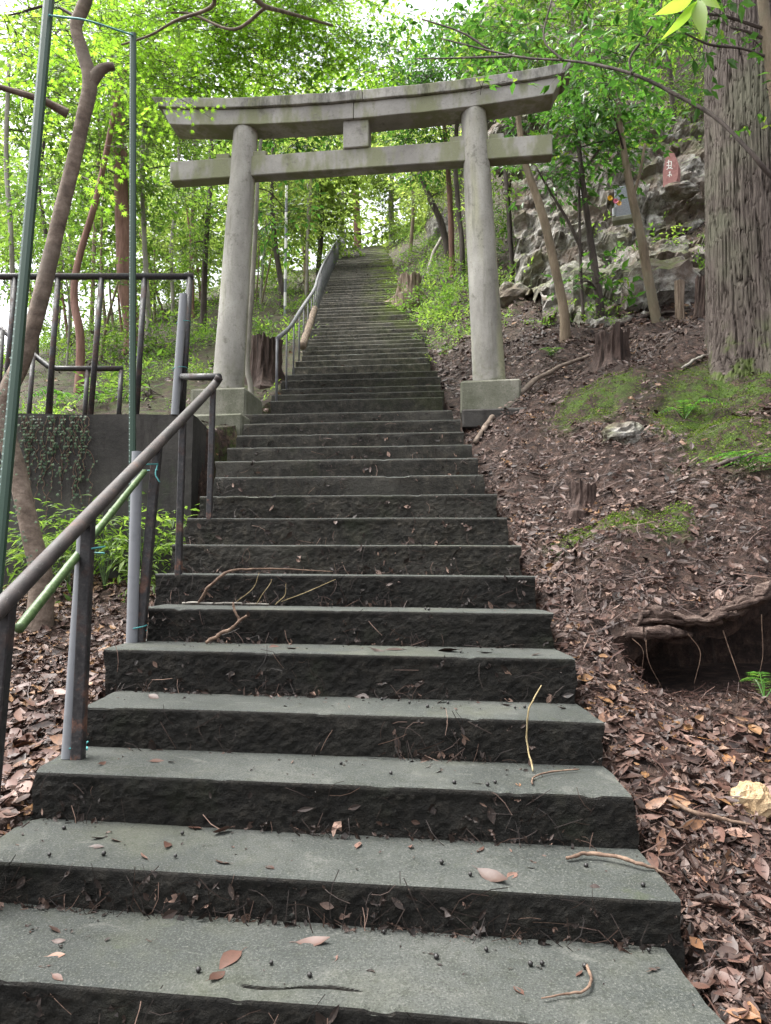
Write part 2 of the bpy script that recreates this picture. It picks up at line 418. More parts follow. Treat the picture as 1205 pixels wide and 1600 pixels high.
MAT = {}
MAT['step'] = M('concrete_step', m_step_, spec=0.25)
MAT['step_up'] = M('baked_light_step', lambda g: m_step_(g, 3.0, 2.3), spec=0.25)  # daylight at the open stair head baked into lighter riser and tread colours
MAT['step_mid'] = M('paler_concrete_step', lambda g: m_step_(g, 1.35, 1.15), spec=0.25)  # same concrete with paler riser and tread colours, for the middle steps
MAT['stone'] = M('gate_stone', m_stone)
MAT['pillar'] = M('pillar_stone', m_pillar)
MAT['wall'] = M('blackened_concrete', m_wall)
MAT['plinth'] = M('mossy_concrete', m_plinth)
MAT['iron'] = M('black_iron', m_iron, spec=0.5)
MAT['railtop'] = M('worn_pipe', m_railtop, spec=0.5)
MAT['galv'] = M('grey_rail', m_galv)
MAT['pvc'] = M('grey_plastic', m_plastic((0.21, 0.22, 0.235)), spec=0.5)
MAT['greenpole'] = M('green_plastic', m_plastic((0.018, 0.05, 0.03)), spec=0.5)
MAT['hole'] = M('hole_rim', m_plastic((0.3, 0.4, 0.36)))
MAT['twine'] = M('teal_twine', m_plastic((0.08, 0.3, 0.3)))
MAT['bamboo'] = M('green_bamboo', m_bamboo, spec=0.5)
MAT['soil'] = M('soil', m_soil)
MAT['rock'] = M('rock', m_rock)
MAT['cedar'] = M('cedar_bark', m_cedar)
MAT['bark'] = M('smooth_bark', m_bark([(0.3, (0.075, 0.056, 0.043)), (0.5, (0.16, 0.122, 0.095)), (0.72, (0.27, 0.215, 0.172))], 9, (1, 1, 1.6), (0.13, 0.11, 0.09), 0.012))
MAT['bark_dark'] = M('dark_bark', m_bark([(0.3, (0.03, 0.023, 0.02)), (0.5, (0.07, 0.055, 0.048)), (0.75, (0.14, 0.115, 0.1))], 12))
MAT['bark_red'] = M('reddish_bark', m_bark([(0.3, (0.1, 0.055, 0.042)), (0.5, (0.2, 0.11, 0.085)), (0.75, (0.34, 0.2, 0.16))], 10))
MAT['bark_tan'] = M('tan_bark', m_bark([(0.3, (0.1, 0.075, 0.05)), (0.5, (0.19, 0.145, 0.1)), (0.75, (0.3, 0.24, 0.175))], 12, patch=(0.15, 0.14, 0.095)))
MAT['bark_pale'] = M('pale_bark', m_bark([(0.3, (0.16, 0.145, 0.12)), (0.5, (0.27, 0.25, 0.215)), (0.75, (0.4, 0.38, 0.34))], 12))
MAT['stump'] = M('rotten_wood', m_bark([(0.3, (0.014, 0.009, 0.007)), (0.5, (0.05, 0.032, 0.026)), (0.75, (0.13, 0.09, 0.075))], 18, (1, 1, 0.12), b=0.03))
MAT['stump_pale'] = M('weathered_wood', m_bark([(0.3, (0.07, 0.05, 0.035)), (0.5, (0.2, 0.15, 0.11)), (0.75, (0.36, 0.29, 0.23))], 16, (1, 1, 0.12), b=0.03))
MAT['root'] = M('weathered_root', m_bark([(0.3, (0.014, 0.009, 0.007)), (0.48, (0.06, 0.038, 0.03)), (0.66, (0.15, 0.11, 0.09)), (0.8, (0.24, 0.195, 0.17))], 34, (0.2, 1, 1), b=0.03))
MAT['twig'] = M('twig', m_bark([(0.3, (0.06, 0.035, 0.025)), (0.5, (0.13, 0.085, 0.06)), (0.75, (0.24, 0.17, 0.12))], 30, (1, 1, 1), b=0.003))
MAT['straw'] = M('pale_twig', m_bark([(0.3, (0.14, 0.105, 0.05)), (0.5, (0.24, 0.19, 0.1)), (0.75, (0.33, 0.27, 0.16))], 30, (1, 1, 1), b=0.003))
LST = [(0.0, (0.008, 0.005, 0.004)), (0.14, (0.04, 0.018, 0.0125)), (0.26, (0.015, 0.009, 0.0075)), (0.38, (0.07, 0.034, 0.024)), (0.5, (0.032, 0.019, 0.0155)), (0.6, (0.1, 0.056, 0.042)), (0.7, (0.06, 0.027, 0.0175)), (0.8, (0.14, 0.088, 0.069)), (0.88, (0.08, 0.055, 0.046)), (0.96, (0.2, 0.132, 0.104)), (1.0, (0.16, 0.08, 0.03))]
MAT['litter'] = M('dead_leaves', m_litter(LST), spec=0.35)
MAT['needle'] = M('dead_needles', m_litter([(0, (0.014, 0.0065, 0.005)), (0.5, (0.045, 0.02, 0.015)), (0.9, (0.095, 0.05, 0.037)), (1, (0.16, 0.105, 0.075))]))
MAT['debris'] = M('dark_debris', m_litter([(0, (0.009, 0.007, 0.006)), (0.45, (0.032, 0.022, 0.018)), (0.8, (0.09, 0.055, 0.042)), (1, (0.2, 0.13, 0.1))]))
MAT['maple'] = M('maple_leaf', m_leaf([(0, (0.09, 0.19, 0.015)), (0.5, (0.145, 0.27, 0.025)), (1, (0.23, 0.36, 0.05))], (1.9, 1.9, 1.4), 0.6))
MAT['ever'] = M('evergreen_leaf', m_leaf([(0, (0.03, 0.085, 0.015)), (0.5, (0.055, 0.14, 0.022)), (0.85, (0.09, 0.2, 0.03)), (1, (0.2, 0.28, 0.04))], (1.9, 2.0, 1.5), 0.4, 0.33, 0.5))
MAT['light'] = M('light_leaf', m_leaf([(0, (0.05, 0.11, 0.016)), (0.5, (0.095, 0.18, 0.027)), (1, (0.19, 0.28, 0.05))], (1.9, 1.9, 1.5), 0.5))
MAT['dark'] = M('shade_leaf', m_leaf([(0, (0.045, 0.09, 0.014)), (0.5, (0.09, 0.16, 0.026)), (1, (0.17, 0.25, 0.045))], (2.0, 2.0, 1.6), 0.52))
MAT['pale'] = M('baked_haze_leaf', m_leaf([(0, (0.09, 0.15, 0.03)), (0.5, (0.155, 0.235, 0.05)), (1, (0.25, 0.33, 0.085))], (1.9, 1.8, 1.5), 0.52))  # distant haze and backlight put into the paler leaf colours
MAT['ivy'] = M('ivy_leaf', m_leaf([(0, (0.012, 0.035, 0.012)), (0.6, (0.03, 0.075, 0.025)), (1, (0.08, 0.14, 0.06))], (1.5, 1.6, 1.4), 0.25))
MAT['mossg'] = M('moss', m_leaf([(0, (0.03, 0.055, 0.006)), (0.5, (0.075, 0.125, 0.014)), (1, (0.15, 0.21, 0.035))], (1.4, 1.4, 1.2), 0.35, 0.8, 0.1))

# ------------------------------------------------------------------ where the steps are (front edges, photo pixels at both ends)
SK = 0.124                                  # the flights are built a little askew: the left ends lie farther off
LOW = [(-330, 1512, 1145, 1604), (-45, 1342, 1067, 1405), (52, 1205, 992, 1243), (135, 1100, 942, 1130), (166, 1012, 900, 1031),
       (230, 950, 863, 958), (242, 897, 836, 900), (268, 853, 812, 850), (292, 813, 793, 806), (311, 778, 777, 770),
       (334, 749, 758, 739), (337, 723, 747, 713), (355, 703, 738, 691), (370, 681, 724, 674), (380, 662, 720, 656), (377, 647, 708, 641)]
T = 0.34
_k = np.arange(16); _y = np.array([(a[1] + a[3]) / 2 for a in LOW]) - 890.0
_y[0] = 1562 - 890
_s = np.linalg.lstsq(np.stack([_y, -np.full(16, F), F * _k], 1), -_y * _k * T, rcond=None)[0]
D0 = float(_s[0])
STEPS = []                                  # (left point, right point, run, rise)
TILT = 0.006                                # and their left ends are a touch higher
def edge(xl, xr, z, d):
    xc = (xl + xr) / 2
    return np.array([xl, d - SK * (xl - xc), z - TILT * (xl - xc)]), np.array([xr, d - SK * (xr - xc), z - TILT * (xr - xc)])
_ZK = []
for k, (xl, yl, xr, yr) in enumerate(LOW):
    d = D0 + k * T; ym = (yl + yr) / 2 if k else 1558
    z = P(CX, ym, d)[2]
    a = P(xl, ym, d)[0]; b = P(xr, ym, d)[0]
    for _ in range(3):
        xc = (a + b) / 2; a = P(xl, ym, d - SK * (a - xc))[0]; b = P(xr, ym, d - SK * (b - xc))[0]
    _ZK.append((d, z, a, b))
RISE = (_ZK[15][1] - _ZK[0][1]) / 15
for j in range(3):                          # three steps below the frame, down to the ground the photographer stands on
    d, z, a, b = _ZK[0]; _ZK.insert(0, (d - T, z - RISE, a - 0.03, b + 0.03))
_ZK_low = list(_ZK)
dl, zl = _ZK[-1][0], _ZK[-1][1]
# upper flight
tabL = np.array([(629, 415), (615, 420), (603, 432), (591, 441), (580, 447), (560, 466), (552, 469), (521, 486), (477, 494), (467, 497), (410, 523), (381, 545), (360, 560)])[::-1]
tabR = np.array([(620, 694), (605, 692), (592, 687), (581, 680), (572, 677), (560, 675), (513, 660), (495, 641), (472, 624), (440, 621), (402, 609), (380, 597), (360, 590)])[::-1]
d, z = dl + 0.98, P(CX, 625, dl + 0.98)[2]
UP = []
for j in range(86):
    py = proj((0, d, z))[1]
    if py < 381: break
    xl = P(np.interp(py + 3, tabL[:, 0], tabL[:, 1]), py, d)[0]; xr = P(np.interp(py - 3, tabR[:, 0], tabR[:, 1]), py, d)[0]
    UP.append((d, z, xl, xr))
    z += 0.1675 + (0.03 if j == 4 else 0) + (0.05 if j == 16 else 0); d += 0.318
_ALL = np.array(_ZK_low + UP)
_D, _Z = _ALL[:, 0], _ALL[:, 1]
XLs = _ALL[:, 2]; XRs = _ALL[:, 3]
def S(y):
    y = np.asarray(y, float)
    top = _Z[-1] + 0.12 * np.clip(y - _D[-1], 0, 60)
    bot = _Z[0] - 0.16
    z = np.interp(y, _D, _Z)
    z = np.where(y > _D[-1], top, z); return np.where(y < _D[0], np.maximum(bot, _Z[0] + 0.5 * (y - _D[0])), z)
def XL(y): return np.interp(y, _D, XLs)
def XR(y): return np.interp(y, _D, XRs)

# ------------------------------------------------------------------ terrain
WALL_Y, WALL_Z, WALL_X = 5.92, P(150, 648, 5.92)[2], P(302, 648, 5.92)[0]
SL = P(0, 860, 1)[2]
HOL = None
def H(x, y, rough=True):
    x = np.asarray(x, float); y = np.asarray(y, float)
    s = S(y); xl, xr = XL(y), XR(y); xc = (xl + xr) / 2
    rb = x - xr; lb = xl - x
    # right bank
    A = np.interp(y, [1.5, 2.6, 3.3, 4.2, 6.0, 7.5, 9.0, 12, 20], [-0.06, -0.03, 0.10, 0.34, 0.36, 0.30, 0.32, 0.42, 0.5])
    zr = s - 0.15 + A * np.clip(rb, 0, 6) + 0.55 * np.clip(rb - 6, 0, 30)
    zr = zr + 0.26 * np.exp(-((x - 3.3) / 0.9) ** 2 - ((y - 7.0) / 0.9) ** 2) + 0.16 * np.exp(-((x - 2.0) / 0.5) ** 2 - ((y - 6.2) / 0.5) ** 2)
    # hillside behind the rocks
    zr = zr + 1.05 * np.clip(y - 12.4 - 0.55 * np.clip(4.2 - x, 0, 9), 0, 9) * smooth(1.8, 4.6, rb)
    # left: low ground in front of the wall, bank behind it
    zlow = np.minimum(s - 0.15, CZ - 0.86 + 0.225 * (y - 2.4) - 0.05 * np.clip(lb - 0.4, 0, 20))
    zlow = np.where(y < 1.2, np.minimum(s - 0.1, CZ - 1.13), zlow)
    sm = np.interp(y, [6.0, 7.6, 40], [WALL_Z - 0.02, WALL_Z + 0.42, WALL_Z + 0.42 + 32.4 * 0.485])
    zup = sm - 0.10 - 0.04 * np.clip(lb - 0.3, 0, 40) - 0.028 * np.clip(lb - 2.2, 0, 30) ** 2 * smooth(7, 12, y)
    zup = np.maximum(zup, WALL_Z - 0.08 - 0.25 * np.clip(lb - 3.5, 0, 40))
    wy = WALL_Y + np.clip((x - WALL_X) * 2.6, 0, 0.82)
    tw = smooth(wy + 0.03, wy + 0.10, y)
    zl_ = zlow * (1 - tw) + zup * tw
    z = np.where(rb > 0, zr, np.where(lb > 0, zl_, s - 0.32))
    # soften the joins, keep the ground beneath the steps
    inside = (rb < 0.03) & (lb < 0.03)
    z = np.where(inside, s - 0.34, z)
    if rough:
        amp = np.where((rb > 0.05) | (lb > 0.05), 1.0, 0.0) * (0.35 + 0.65 * smooth(0.0, 0.6, np.maximum(rb, lb)))
        amp = amp * (1 - 0.8 * ((lb > 0) & (abs(y - WALL_Y - 0.3) < 0.4)))
        z = z + amp * ((0.07 + 0.07 * (rb > 0) * smooth(3.4, 4.2, y)) * fbm(x * 1.1, y * 1.1, 3.0, 3) + (0.028 + 0.02 * (rb > 0)) * fbm(x * 5, y * 5, 7.0, 3))
    # the hollow washed out under the roots
    if HOL is not None:
        fl, y0, y1 = HOL_at(x)
        q = smooth(-0.01, 0.05, y - y0) * smooth(-0.01, 0.06, y1 - y) * smooth(HOL['x0'], HOL['x0'] + 0.12, x)
        z = np.where(q > 0, z * (1 - q) + np.minimum(z, fl - 0.03) * q, z)
    return z

def G(px, py, y0=1.2, y1=60.0):
    """where the line of sight through a photo pixel meets the ground"""
    ys = np.concatenate([np.arange(y0, 14, 0.01), np.arange(14, y1, 0.05)])
    p1 = P(px, py, 1.0); dx, dz = p1[0], p1[2] - CZ
    h = H(ys * dx, ys)
    hit = np.nonzero(CZ + ys * dz < h)[0]
    i = hit[0] if len(hit) else len(ys) - 1
    return np.array([ys[i] * dx, ys[i], float(h[i])])

# lip and roof line of the hollow, read along the bank
_hl = np.array([G(px, py) for px, py in ((985, 1040), (1030, 1095), (1100, 1100), (1160, 1100), (1215, 1090))])
_ht = np.array([G(px, py) for px, py in ((985, 985), (1030, 960), (1100, 962), (1160, 945), (1215, 915))])
HOL = dict(x0=float(_hl[0][0]) - 0.05)
def HOL_at(x):
    fl = np.interp(x, _hl[:, 0], _hl[:, 2]); y0 = np.interp(x, _hl[:, 0], _hl[:, 1]); y1 = np.interp(x, _ht[:, 0], _ht[:, 1]) + 0.75
    return fl, y0, y1
print('HOLLOW', _hl.round(2).tolist(), _ht.round(2).tolist(), 'D0', D0, 'RISE', RISE, 'n upper', len(UP), UP[-1])

MOSS = [(*G(px, py)[:2], r_, a_) for px, py, r_, a_ in ((925, 625, .30, 1), (960, 600, .25, .9), (900, 650, .22, .8), (1110, 620, .36, 1.1), (1090, 670, .3, 1), (1140, 690, .3, .9), (1180, 600, .4, 1), (1060, 650, .25, .7), (990, 920, .2, .9), (1030, 945, .18, .9), (905, 868, .2, .45), (950, 850, .16, .4))]
def moss_mask(x, y, roof=False):
    p = 0
    for (cx, cy, r, a) in MOSS:
        p = np.maximum(p, a * np.exp(-(((x - cx) ** 2 + (y - cy) ** 2) / r ** 2) ** 1.5))
    if not roof: p = p * ~((y < HOL_at(x)[2] + 0.06) & (y > HOL_at(x)[1] - .1) & (x > HOL['x0'] - .05))
    p = np.maximum(p, 0.35 * smooth(9, 14, y)); p = np.maximum(p, 0.45 * ((x < XL(y)) & (y > 6.3)))
    return p

xs = np.concatenate([-np.geomspace(90, 6.1, 26), np.arange(-6, -2.4, 0.12), np.arange(-2.4, 2.9, 0.045), np.arange(2.9, 7, 0.1), np.geomspace(7.1, 90, 28)])
ysg = np.concatenate([np.linspace(-40, 0.8, 18), np.arange(1.0, 8.0, 0.05), np.arange(8.0, 16, 0.12), np.arange(16, 40, 0.4), np.geomspace(40.5, 160, 22)])
gx, gy = np.meshgrid(xs, ysg)
gz = H(gx, gy)
nx, ny = len(xs), len(ysg)
ii = (np.arange(ny - 1)[:, None] * nx + np.arange(nx - 1)[None]).ravel()
mb = MB(); mb.add(np.stack([gx, gy, gz], -1).reshape(-1, 3), np.stack([ii, ii + 1, ii + nx + 1, ii + nx], 1), moss_mask(gx, gy).ravel())
mb.build('ground', MAT['soil'], smooth_=True, kind='structure')

# ------------------------------------------------------------------ the stairway
def step_mesh(parent, name, d, z, xl, xr, run, rise, fine, mossy=0.0, mat='step', crack=None):
    a, b = edge(xl, xr, z, d)
    n = (230 if crack is None else 620) if fine == 2 else (50 if fine == 1 else 14)
    if fine == 2:
        prof = [(0.0, -rise - 0.16), (0.0, -rise)] + [(0.0, -rise * t) for t in np.linspace(0.95, 0.1, 19)] + [(0.0, -0.013), (0.001, -0.008), (0.004, -0.003), (0.010, 0.0), (0.02, 0.001)]
        prof += [(t, 0.002) for t in ([] if crack is None else list(np.arange(0.026, 0.118, 0.0025)))] + [(t, 0.002) for t in ((0.06, 0.12, 0.18, 0.24, 0.3, run + 0.1) if crack is None else (0.12, 0.18, 0.24, 0.3, run + 0.1))]
    elif fine == 1:
        prof = [(0.0, -rise - 0.1), (0.0, -rise * 0.8), (0, -rise * 0.6), (0.0, -rise * 0.4), (0, -rise * 0.2), (0.001, -0.014), (0.007, -0.004), (0.02, 0.001), (0.1, 0.002), (0.2, 0.002), (run + 0.1, 0.002)]
    else:
        prof = [(0.0, -rise - 0.1), (0.0, -rise * 0.5), (0.001, -0.024), (0.012, -0.006), (0.03, 0.0), (run + 0.1, 0.002)]
    prof = np.array(prof); m = len(prof)
    t = np.linspace(0, 1, n)
    # a broken, uneven outline at both ends
    base = a[None] + (b - a)[None] * t[:, None]
    X = base[:, None, 0] + 0 * prof[None, :, 0]; Y = base[:, None, 1] + prof[None, :, 0]; Z = base[:, None, 2] + prof[None, :, 1]
    xx = X; sd = d * 7.1
    rz = (prof[:, 1] < -0.012)[None]
    if fine:
        fad = smooth(0.012, 0.04, -prof[:, 1])[None]
        Y = Y + fad * np.where(rz, 0.0045 * fbm(xx * 6, Z * 9 + sd, 1, 3) + (0.0034 * fbm(xx * 46, Z * 60 + sd, 2, 3) + 0.002 if fine == 2 else 0), 0.0045 * fbm(xx * 2.3, 0 * Z + sd, 5, 3))
        nose = np.exp(-(prof[:, 0] / 0.05) ** 2)[None] * (~rz)
        Z = Z + np.where(rz, 0, 0.002 * fbm(xx * 1.7, Y * 3 + sd, 8, 3)) - nose * 0.016 * np.clip(fbm(xx * 9, 0 * Z + sd, 4, 3) - 0.55, 0, 1)
        if crack is not None:
            cx0, cx1 = crack; yc = 0.062 + 0.02 * noise(xx * 7, 0 * xx + 3.3, 1.0) + 0.004 * noise(xx * 26, 0 * xx + 1.3, 1.0)
            Z = Z - 0.016 * np.exp(-((prof[None, :, 0] - yc) / (0.0038 + 0.002 * noise(xx * 18, 0 * xx, 2.0))) ** 2) * smooth(cx0, cx0 + .05, xx) * smooth(cx1, cx1 - .05, xx) * (~rz)
        X = X + np.where((t < 0.002)[:, None] | (t > 0.998)[:, None], 0.012 * fbm(Z * 14 + sd, Y * 10, 2, 2), 0)
    V = np.stack([X, Y, Z], -1)
    i = (np.arange(n - 1)[:, None] * m + np.arange(m - 1)[None]).ravel()
    o = MB()
    r = mossy * smooth(0.45, 0.95, t)[:, None] + 0 * X
    o.add(V.reshape(-1, 3), np.stack([i, i + m, i + m + 1, i + 1], 1), r.ravel())
    for e, sg in ((0, 1), (n - 1, -1)):
        ring = V[e]; low = ring[-1].copy(); low[2] = ring[0][2]
        pts = np.vstack([ring, low]); idx = list(range(m + 1)); o.add(pts, [idx if sg > 0 else idx[::-1]])
    return o.build(name, MAT[mat], parent)

st = thing('lower_stairway', 'wide blackened concrete steps climbing from the path to the stone gate', 'stairway', loc=(0, 0, 0))
for k, (d, z, a, b) in enumerate(_ZK_low):
    nxt = _ZK_low[k + 1][0] if k + 1 < len(_ZK_low) else d + 1.15
    pz = _ZK_low[k - 1][1] if k else z - RISE
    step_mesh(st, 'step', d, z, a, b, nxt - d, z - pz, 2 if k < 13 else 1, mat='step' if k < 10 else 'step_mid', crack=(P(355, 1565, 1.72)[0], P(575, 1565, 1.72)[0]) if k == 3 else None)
# landing slabs beside the top step carry the gate
su = thing('upper_stairway', 'long narrower mossy flight of steps rising beyond the stone gate', 'stairway')
for k, (d, z, a, b) in enumerate(UP):
    pz = UP[k - 1][1] if k else zl
    d = d + float(RNG.normal(0, 0.012)); z = z + float(RNG.normal(0, 0.010)); a = a + float(RNG.normal(0, 0.03)); b = b + float(RNG.normal(0, 0.05))
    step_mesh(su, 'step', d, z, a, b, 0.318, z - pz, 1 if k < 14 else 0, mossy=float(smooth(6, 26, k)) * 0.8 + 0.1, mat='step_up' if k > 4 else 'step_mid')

# ------------------------------------------------------------------ stone gate
TY, TA = 7.14, -math.atan(SK)
_cl, _cr = P(245, 152, 7.37), P(893, 103, 6.87)            # ends of the cap beam
_bl, _br = P(356, 603, 7.30), P(765, 597, 6.98)            # feet of the pillars
_tl, _tr = P(384, 190, 7.28), P(740, 172, 7.0)             # heads of the pillars
_nl, _nr = P(268, 268, 7.34), P(862, 232, 6.9)             # ends of the tie beam
TX = (_bl[0] + _br[0]) / 2
HB = (_br[0] - _bl[0]) / 2 / math.cos(TA); HTp = (_tr[0] - _tl[0]) / 2 / math.cos(TA); HCAP = (_cr[0] - _cl[0]) / 2 / math.cos(TA); HN = (_nr[0] - _nl[0]) / 2 / math.cos(TA)
OC = (_cl[0] + _cr[0]) / 2 - TX; OT = (_tl[0] + _tr[0]) / 2 - TX; ON = (_nl[0] + _nr[0]) / 2 - TX
print('GATE', TX, HB, HTp, HCAP, HN, OC, OT, ON)
gate = thing('torii_gate', 'grey weathered stone torii gate standing over the stairs', 'gate', loc=(TX, TY, zl), rotz=TA)
PZ = P(765, 597, 6.98)[2] - zl - 0.05                 # top of the pedestals above the landing
TZ = P(740, 183, 7.0)[2] - zl                  # top of the pillars
for s in (-1, 1):
    o = MB(); hb, ht = HB * s, HTp * s + OT
    zz = np.linspace(PZ - 0.02, TZ + 0.06, 40); tt = (zz - PZ) / (TZ - PZ)
    pts = np.stack([hb + (ht - hb) * tt, 0 * zz, zz], 1); rr = 0.163 - 0.034 * tt
    tube(o, pts, rr, 40, rough=0.012, rf=2.0, seed=s * 4.0)
    o.build('pillar', MAT['pillar'], gate, smooth_=True)
    o = MB(); bevbox(o, (hb, 0, PZ / 2 - 0.02), (0.285, 0.28, PZ / 2 + 0.02), 0.018, 0.003)
    o.build('pedestal', MAT['plinth'], gate)
    o = MB(); tube(o, [(hb, 0, PZ - 0.005), (hb, 0, PZ + 0.012), (hb, 0, PZ + 0.02)], [0.205, 0.2, 0.17], 32); o.build('collar', MAT['plinth'], gate, smooth_=False)
def beam(parent, name, x0, x1, zb, zt, dep, sag, slant, nseg=40, off=0.0, rnd=0.0, cut0=None, cut1=None, mat='stone', front=None):
    """curved beam; ends slant inwards going down"""
    t = np.linspace(0, 1, nseg); o = MB(); V = []
    for q in t:
        xb = x0 + slant * (1 if x0 < -1.2 else 0) + ((x1 - slant * (1 if x1 > 1.2 else 0)) - (x0 + slant * (1 if x0 < -1.2 else 0))) * q; xt = x0 + (x1 - x0) * q
        cb = sag * (abs(xb) / 2.05) ** 2.4; ct = sag * (abs(xt) / 2.05) ** 2.4
        y0, y1 = -dep / 2 + off, dep / 2 + off
        V.append([(xb, y0, zb + cb), (xt, y0, zt + ct), (xt, y1, zt + ct), (xb, y1, zb + cb)])
    V = np.array(V); V = V + np.stack([0 * V[..., 0], 0.003 * fbm(V[..., 0] * 5, V[..., 2] * 5, 2, 2), 0.003 * fbm(V[..., 0] * 6, V[..., 2] * 3, 6, 2)], -1)
    i = np.arange(nseg - 1)[:, None] * 4; j = np.arange(4)[None]; k = (j + 1) % 4
    o.add(V.reshape(-1, 3), np.stack([i + j, i + 4 + j, i + 4 + k, i + k], -1).reshape(-1, 4), rnd)
    o.f.append(np.array([[0, 1, 2, 3]])); o.m.append(np.zeros(1, np.int32))
    e = (nseg - 1) * 4; o.f.append(np.array([[e + 3, e + 2, e + 1, e]])); o.m.append(np.zeros(1, np.int32))
    ob = o.build(name, MAT[mat], parent)
    m = ob.modifiers.new('bevel', 'BEVEL'); m.width = 0.008; m.segments = 2; m.limit_method = 'ANGLE'
    return ob
LZ = TZ - 0.005; 
beam(gate, 'lintel', OC - HCAP + 0.11, -0.012, LZ, LZ + 0.17, 0.27, 0.10, 0.09)
beam(gate, 'lintel', -0.008, OC + HCAP - 0.11, LZ, LZ + 0.17, 0.27, 0.10, 0.09)
beam(gate, 'cap_beam', OC - HCAP, 0.086, LZ + 0.172, LZ + 0.28, 0.335, 0.10, 0.08, rnd=1.0)
beam(gate, 'cap_beam', 0.09, OC + HCAP, LZ + 0.172, LZ + 0.28, 0.335, 0.10, 0.08, rnd=1.0)
NZ = P(742, 251, 6.93)[2] - zl                 # underside of the tie beam
NH = 0.215
for (x0, x1, l) in ((ON - HN, -(HTp * .8 + HB * .2) - .08 + OT, None), (-(HTp * .8 + HB * .2) + .08 + OT, (HTp * .8 + HB * .2) - .08 + OT, None), ((HTp * .8 + HB * .2) + .08 + OT, ON + HN, None)):
    o = MB(); bevbox(o, ((x0 + x1) / 2, 0, NZ + NH / 2), ((x1 - x0) / 2, 0.075, NH / 2), 0.008); o.build('tie_beam', MAT['stone'], gate)
for s in (-1, 1):
    for e in (-1, 1):
        xp = (HTp * .8 + HB * .2) * s + OT + e * 0.2
        o = MB(); bevbox(o, (xp, 0, NZ + NH + 0.028), (0.072, 0.06, 0.03), 0.006); o.build('wedge', MAT['stone'], gate)
o = MB(); bevbox(o, (OT + 0.0, 0, (NZ + NH + LZ) / 2), (0.133, 0.10, (LZ - NZ - NH) / 2 + 0.004), 0.008); o.build('centre_strut', MAT['stone'], gate)

# plinth blocks under the gate, at both ends of the landing
def plinth(px0, px1, pyt, pyb, Y, dep, label, mat='plinth'):
    a = P(px0, pyt, Y); b = P(px1, pyb, Y); c = (a + b) / 2
    o = MB(); bevbox(o, (0, dep / 2, 0), ((b[0] - a[0]) / 2, dep / 2, (a[2] - b[2]) / 2), 0.02, 0.004)
    ob = o.build('gate_plinth', MAT[mat], label=label, cat='plinth'); ob.location = c; ob.rotation_euler = (0, 0, TA); return ob
plinth(296, 378, 646, 760, 6.72, 1.25, 'mossy concrete block under the gate pillar beside the retaining wall')
plinth(722, 830, 637, 668, 6.46, 1.2, 'low dark concrete slab under the gate pillar beside the leaf covered bank', 'wall')

# ------------------------------------------------------------------ retaining wall
rw = thing('retaining_wall', 'blackened concrete retaining wall with ivy below the metal fence', 'wall', loc=(WALL_X, WALL_Y, 0))
zb = P(200, 900, WALL_Y)[2] - 0.25
o = MB(); n, m = 90, 18; x0 = -9.0
u, v = np.meshgrid(np.linspace(x0, WALL_X, n), np.linspace(zb, WALL_Z, m))
yy = WALL_Y + 0.012 * fbm(u * 1.4, v * 2, 3, 3); zz = np.where(v >= WALL_Z - 1e-6, v + 0.008 * fbm(u * 3, 0 * v, 2, 2), v)
V = np.stack([u, yy, zz], -1); i = (np.arange(m - 1)[:, None] * n + np.arange(n - 1)[None]).ravel()
o.add(local(rw, V), np.stack([i, i + 1, i + n + 1, i + n], 1))
top = V[-1]; bk = top + np.array([0, 0.2, 0]); VV = np.vstack([top, bk]); i = np.arange(n - 1)
o.add(local(rw, VV), np.stack([i, i + 1, i + n + 1, i + n], 1))
o.build('wall_face', MAT['wall'], rw)
# wing of the wall that falls away behind the steps
A0 = np.array([WALL_X, WALL_Y]); A1 = P(360, 720, 6.70)[:2]; dirv = (A1 - A0) / np.linalg.norm(A1 - A0); nrm = np.array([-dirv[1], dirv[0]])
tt = np.linspace(0, 1, 12); zt = WALL_Z - (WALL_Z - P(356, 716, 6.70)[2]) * tt ** 1.35
o = MB(); F0 = np.array([[*(A0 + (A1 - A0) * t), z_] for t, z_ in zip(tt, zt)]); B0 = F0 + np.array([nrm[0] * 0.16, nrm[1] * 0.16, 0])
Fb = F0.copy(); Fb[:, 2] = zb; Bb = B0.copy(); Bb[:, 2] = zb
Q = np.vstack([Fb, F0, B0, Bb]); i = np.arange(11)
o.add(local(rw, Q), np.concatenate([np.stack([i + r * 12, i + 1 + r * 12, i + 1 + (r + 1) * 12, i + (r + 1) * 12], 1) for r in range(3)]))
o.build('wing_wall', MAT['wall'], rw)

# ------------------------------------------------------------------ black fence on the wall
def pipe(parent, name, pts, r, mat, segs=10, rnd=0.0, n=None):
    o = MB(); pts = np.asarray(pts, float)
    if n: pts = spline(pts, n)
    if parent is not None: pts = local(parent, pts)
    tube(o, pts, r, segs, rnd=rnd); return o.build(name, mat, parent, smooth_=True)
FY = WALL_Y + 0.08
fz = WALL_Z - 0.02; ft = P(150, 432, FY)[2]
fence = thing('metal_fence', 'black metal railing with tall thin posts on the retaining wall', 'fence', loc=(P(290, 640, FY)[0], FY, WALL_Z))
xr_ = P(297, 432, FY)[0]
o = pipe(fence, 'top_rail', [(-6.5, FY, ft), (xr_ + 0.026, FY, ft)], 0.028, MAT['iron'])
for pt_, pb_ in ((297, 284), (226, 213), (159, 141), (91, 75), (24, 6), (-44, -62), (-110, -130), (-178, -198), (-246, -266)):
    a = P(pt_, 434, FY); b = P(pb_, 648, FY); b[2] = fz - 0.03
    pipe(fence, 'post', [b, a], 0.027 if pt_ == 297 else 0.024, MAT['iron'], rnd=0.15)
